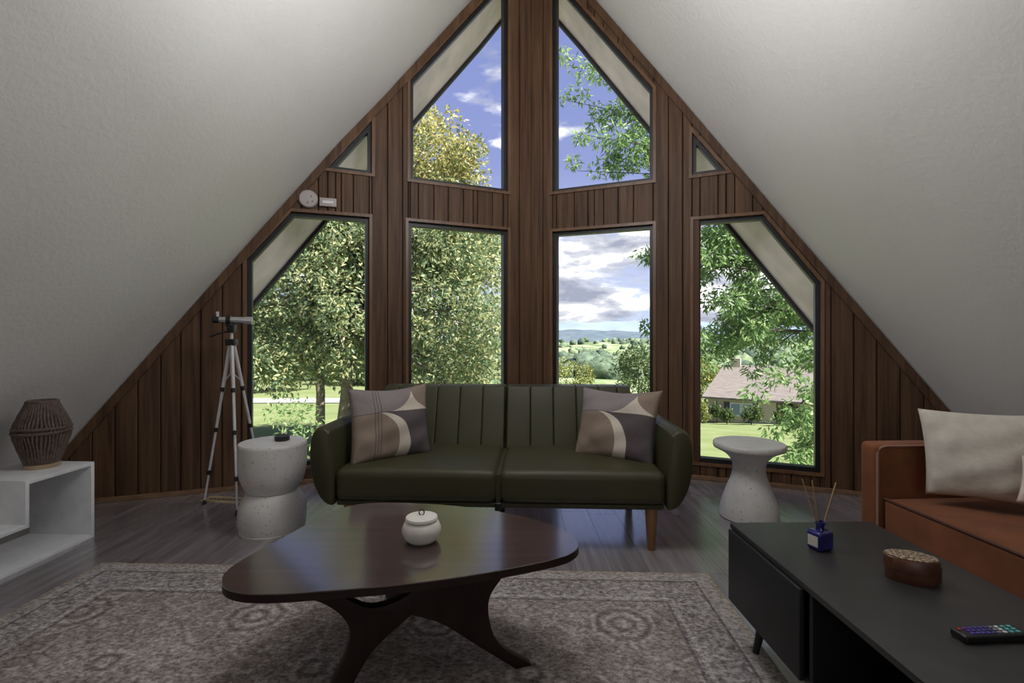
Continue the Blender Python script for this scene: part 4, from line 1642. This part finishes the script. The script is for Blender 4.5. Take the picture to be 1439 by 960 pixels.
def leafy(name, label, cat, px_, D, rx, rz, pz, n, per, L, Wd, mat, seed, group=None, dy=None, rad=None):
    rr = np.random.default_rng(seed)
    c = P(px_, pz, D)
    gz = float(ground(c.x, D))
    base = Vector((c.x, D, gz))
    e = tag(empty(name, base), label, cat, group)
    cl = crown((c.x, D, c.z), (rx, dy or rx * 0.8, rz), n, rr)
    cl[:, 2] = np.maximum(cl[:, 2], gz + 0.1)
    ra = rad or max(0.25, rx * 0.28)
    leaves('foliage', cl, rr.uniform(0.7, 1.2, n) * ra, np.full(n, per), L, Wd, mat, e, base, seed, 0.1)
    mb = MB()
    mb.tube([base - Vector((0, 0, 0.1)), Vector((c.x, D, c.z))], [max(0.04, rx * 0.06), 0.03], 8)
    mb.build('trunk', M['dark_bark'], e, smooth=80, off=base)
    return e


# background trees beyond the road
for k, (px_, D, rx, rz, py_, lab) in enumerate(((375, 44, 4.2, 3.4, 492, 'dark tree beyond the road at the left edge of the left window'), (440, 64, 5, 4.6, 487, 'dark tree beyond the road behind the big trunks'),
                                                (520, 53, 4.2, 4.2, 490, 'dark tree beyond the road at the right side of the left window'), (620, 72, 6, 6, 485, 'dark tree far behind the centre left window'))):
    leafy('tree', lab, 'tree', px_, D, rx, rz, py_, 60, 70, 0.55, 0.28, M['leaf_far'], 100 + k)
leafy('shrub', 'sparse young shrub growing below the left window', 'shrub', 402, 14, 1.0, 0.75, 600, 14, 32, 0.16, 0.05, M['leaf_fine'], 131, rad=0.3)
leafy('shrub', 'yellow green bush low in the centre right window', 'shrub', 796, 42, 2.2, 1.6, 533, 45, 70, 0.24, 0.12, M['leaf_yellow'], 132)
leafy('shrub', 'dark green bush at the right side of the centre right window', 'shrub', 898, 40, 2.0, 1.9, 523, 45, 70, 0.24, 0.12, M['leaf_far'], 133)
leafy('tree', 'slender far tree beside the neighbouring house roof', 'tree', 985, 60, 2.4, 3.6, 535, 50, 70, 0.4, 0.2, M['leaf_yellow'], 134)

# woodland in the valley: one object, past counting
rr = np.random.default_rng(55)
ico = bmesh.new()
bmesh.ops.create_icosphere(ico, subdivisions=2, radius=1.0)
iv = np.array([v.co[:] for v in ico.verts])
ifc = np.array([[v.index for v in f.verts] for f in ico.faces])
ico.free()
VV, FF = [], []
cnt = 0
for k in range(3200):
    y = float(np.exp(rr.uniform(math.log(130), math.log(2200))))
    x = y * rr.uniform(-0.6, 0.85)
    if math.sin(x * 0.013 + 2) + math.sin(y * 0.017 + x * 0.006) < -0.15 and y > 110:
        continue
    if 0.3 < x / y and y < 110:
        continue
    z = float(ground(x, y))
    s = rr.uniform(2.0, 4.0) * (1 + min(y, 1500) / 900)
    jit = 1 + rr.normal(size=(len(iv), 1)) * 0.22
    VV.append(iv * jit * np.array([s, s, s * rr.uniform(0.8, 1.25)]) + np.array([x, y, z + s * 0.6]))
    FF.append(ifc + cnt)
    cnt += len(iv)


def mat_wood():
    m, nt, b = new_mat('valley woodland')
    rnd = nd(nt, 'NewGeometry').outputs['Random Per Island']
    c = ramp(nt, rnd, [(0.0, (0.07, 0.10, 0.075)), (0.5, (0.11, 0.15, 0.10)), (1.0, (0.19, 0.23, 0.13))])
    nt.links.new(mixc(nt, 0.6, c, ramp(nt, noise(nt, objco(nt), 0.9, 4), [(0.35, (0.2, 0.2, 0.2)), (0.65, (0.8, 0.8, 0.8))]), 'OVERLAY'), b.inputs['Base Color'])
    b.inputs['Roughness'].default_value = 1.0
    b.inputs['Specular IOR Level'].default_value = 0.0
    return m


M['woodland'] = mat_wood()
o = mesh_np('woodland', np.concatenate(VV), np.concatenate(FF).ravel(), 3, M['woodland'])
o['kind'] = 'stuff'
tag(o, 'distant woodland scattered over the green valley', 'woodland')

# ------------------------------------------------------------------ neighbouring house
hx, hy = 19.2, 48.8
hz = float(ground(hx + 4, hy - 2)) - 0.15
HO = tag(empty('house', (hx, hy, hz), R(-30)), 'low cream house with a wide grey brown roof beyond the right lawn', 'house')
M['house_wall'] = simple('cream siding', (0.47, 0.41, 0.32), 0.9)
M['shutter'] = simple('dark shutters', (0.06, 0.055, 0.06), 0.8)
M['entry'] = simple('dark entry', (0.04, 0.035, 0.035), 0.8)
M['far_pane'] = simple('window pane', (0.25, 0.33, 0.40), 0.15)


def mat_roof():
    m, nt, b = new_mat('weathered shingles')
    co = objco(nt)
    n = noise(nt, mapping(nt, co, (1.0, 6.0, 6.0)), 1.4, 4, 0.6)
    nt.links.new(ramp(nt, n, [(0.35, (0.125, 0.108, 0.098)), (0.65, (0.20, 0.175, 0.16))]), b.inputs['Base Color'])
    b.inputs['Roughness'].default_value = 0.95
    return m


M['roof'] = mat_roof()
LH, DH, HW = 17.0, 9.0, 2.35
mb = MB()
mb.bb(0, 5.9, 0, DH, 0, HW)
mb.bb(7.6, LH, 0, DH, 0, HW)
mb.bb(5.9, 7.6, 1.6, DH, 0, HW)
mb.build('wall', M['house_wall'], HO)
mb = MB()
ov_, rh = 0.5, 3.0
mb.add([(-ov_, -ov_, HW - 0.05), (LH + ov_, -ov_, HW - 0.05), (LH + ov_, DH + ov_, HW - 0.05), (-ov_, DH + ov_, HW - 0.05),
        (0.9, DH / 2, HW + rh), (LH - 0.9, DH / 2, HW + rh),
        (-ov_, -ov_, HW + 0.12), (LH + ov_, -ov_, HW + 0.12), (LH + ov_, DH + ov_, HW + 0.12), (-ov_, DH + ov_, HW + 0.12)],
       [(0, 1, 2, 3), (6, 7, 5, 4), (8, 9, 4, 5), (7, 8, 5), (9, 6, 4), (0, 1, 7, 6), (1, 2, 8, 7), (2, 3, 9, 8), (3, 0, 6, 9)])
mb.build('roof', M['roof'], HO)
mb = MB()
mb.bb(1.6, 2.5, DH / 2 - 0.4, DH / 2 + 0.4, HW + 1.5, HW + rh + 0.7)
mb.build('chimney', M['house_wall'], HO)
for x0 in (2.0, 3.0):
    mb = MB()
    q = [(x0, 0.75), (x0 + 0.95, 0.75), (x0 + 0.95, 2.0), (x0, 2.0)]
    mb.ring(q, offset_poly(q, 0.09), lambda p: (p[0], -0.06, p[1]), lambda p: (p[0], 0.02, p[1]))
    wf = mb.build('window', M['white_paint'], HO)
    mb = MB()
    mb.bb(x0 + 0.08, x0 + 0.87, -0.02, 0.0, 0.83, 1.92)
    mb.build('pane', M['far_pane'], wf)
for x0 in (1.45, 4.0):
    mb = MB()
    mb.bb(x0, x0 + 0.5, -0.05, -0.001, 0.7, 2.05)
    mb.build('shutter', M['shutter'], HO)
mb = MB()
mb.bb(6.3, 7.2, 1.5, 1.598, 0.0, 2.05)
mb.build('door', M['entry'], HO)
for px_, py_, D, rx, rz, n, lab, nm in ((988, 580, 46.5, 0.7, 0.75, 26, 'pale rounded bush left of the house window', 'bush'), (1008, 577, 47.6, 0.45, 0.65, 22, 'squared hedge bush just left of the house window', 'hedge'),
                                        (1022, 583, 45.2, 0.5, 0.5, 18, 'low bush below the house window', 'bush'), (1056, 583, 44.5, 0.95, 0.75, 24, 'clipped hedge between the house window and door', 'hedge'),
                                        (1100, 583, 42.5, 0.75, 0.8, 26, 'dark bush right of the house door', 'bush'), (1127, 590, 40.2, 0.75, 0.8, 26, 'dark bush furthest right in front of the house', 'bush')):
    leafy(nm, lab, 'bush', px_, D, rx, rz, py_, n, 60, 0.2, 0.11, M['leaf_yellow'] if px_ < 1000 else M['hedge'], 200 + px_)
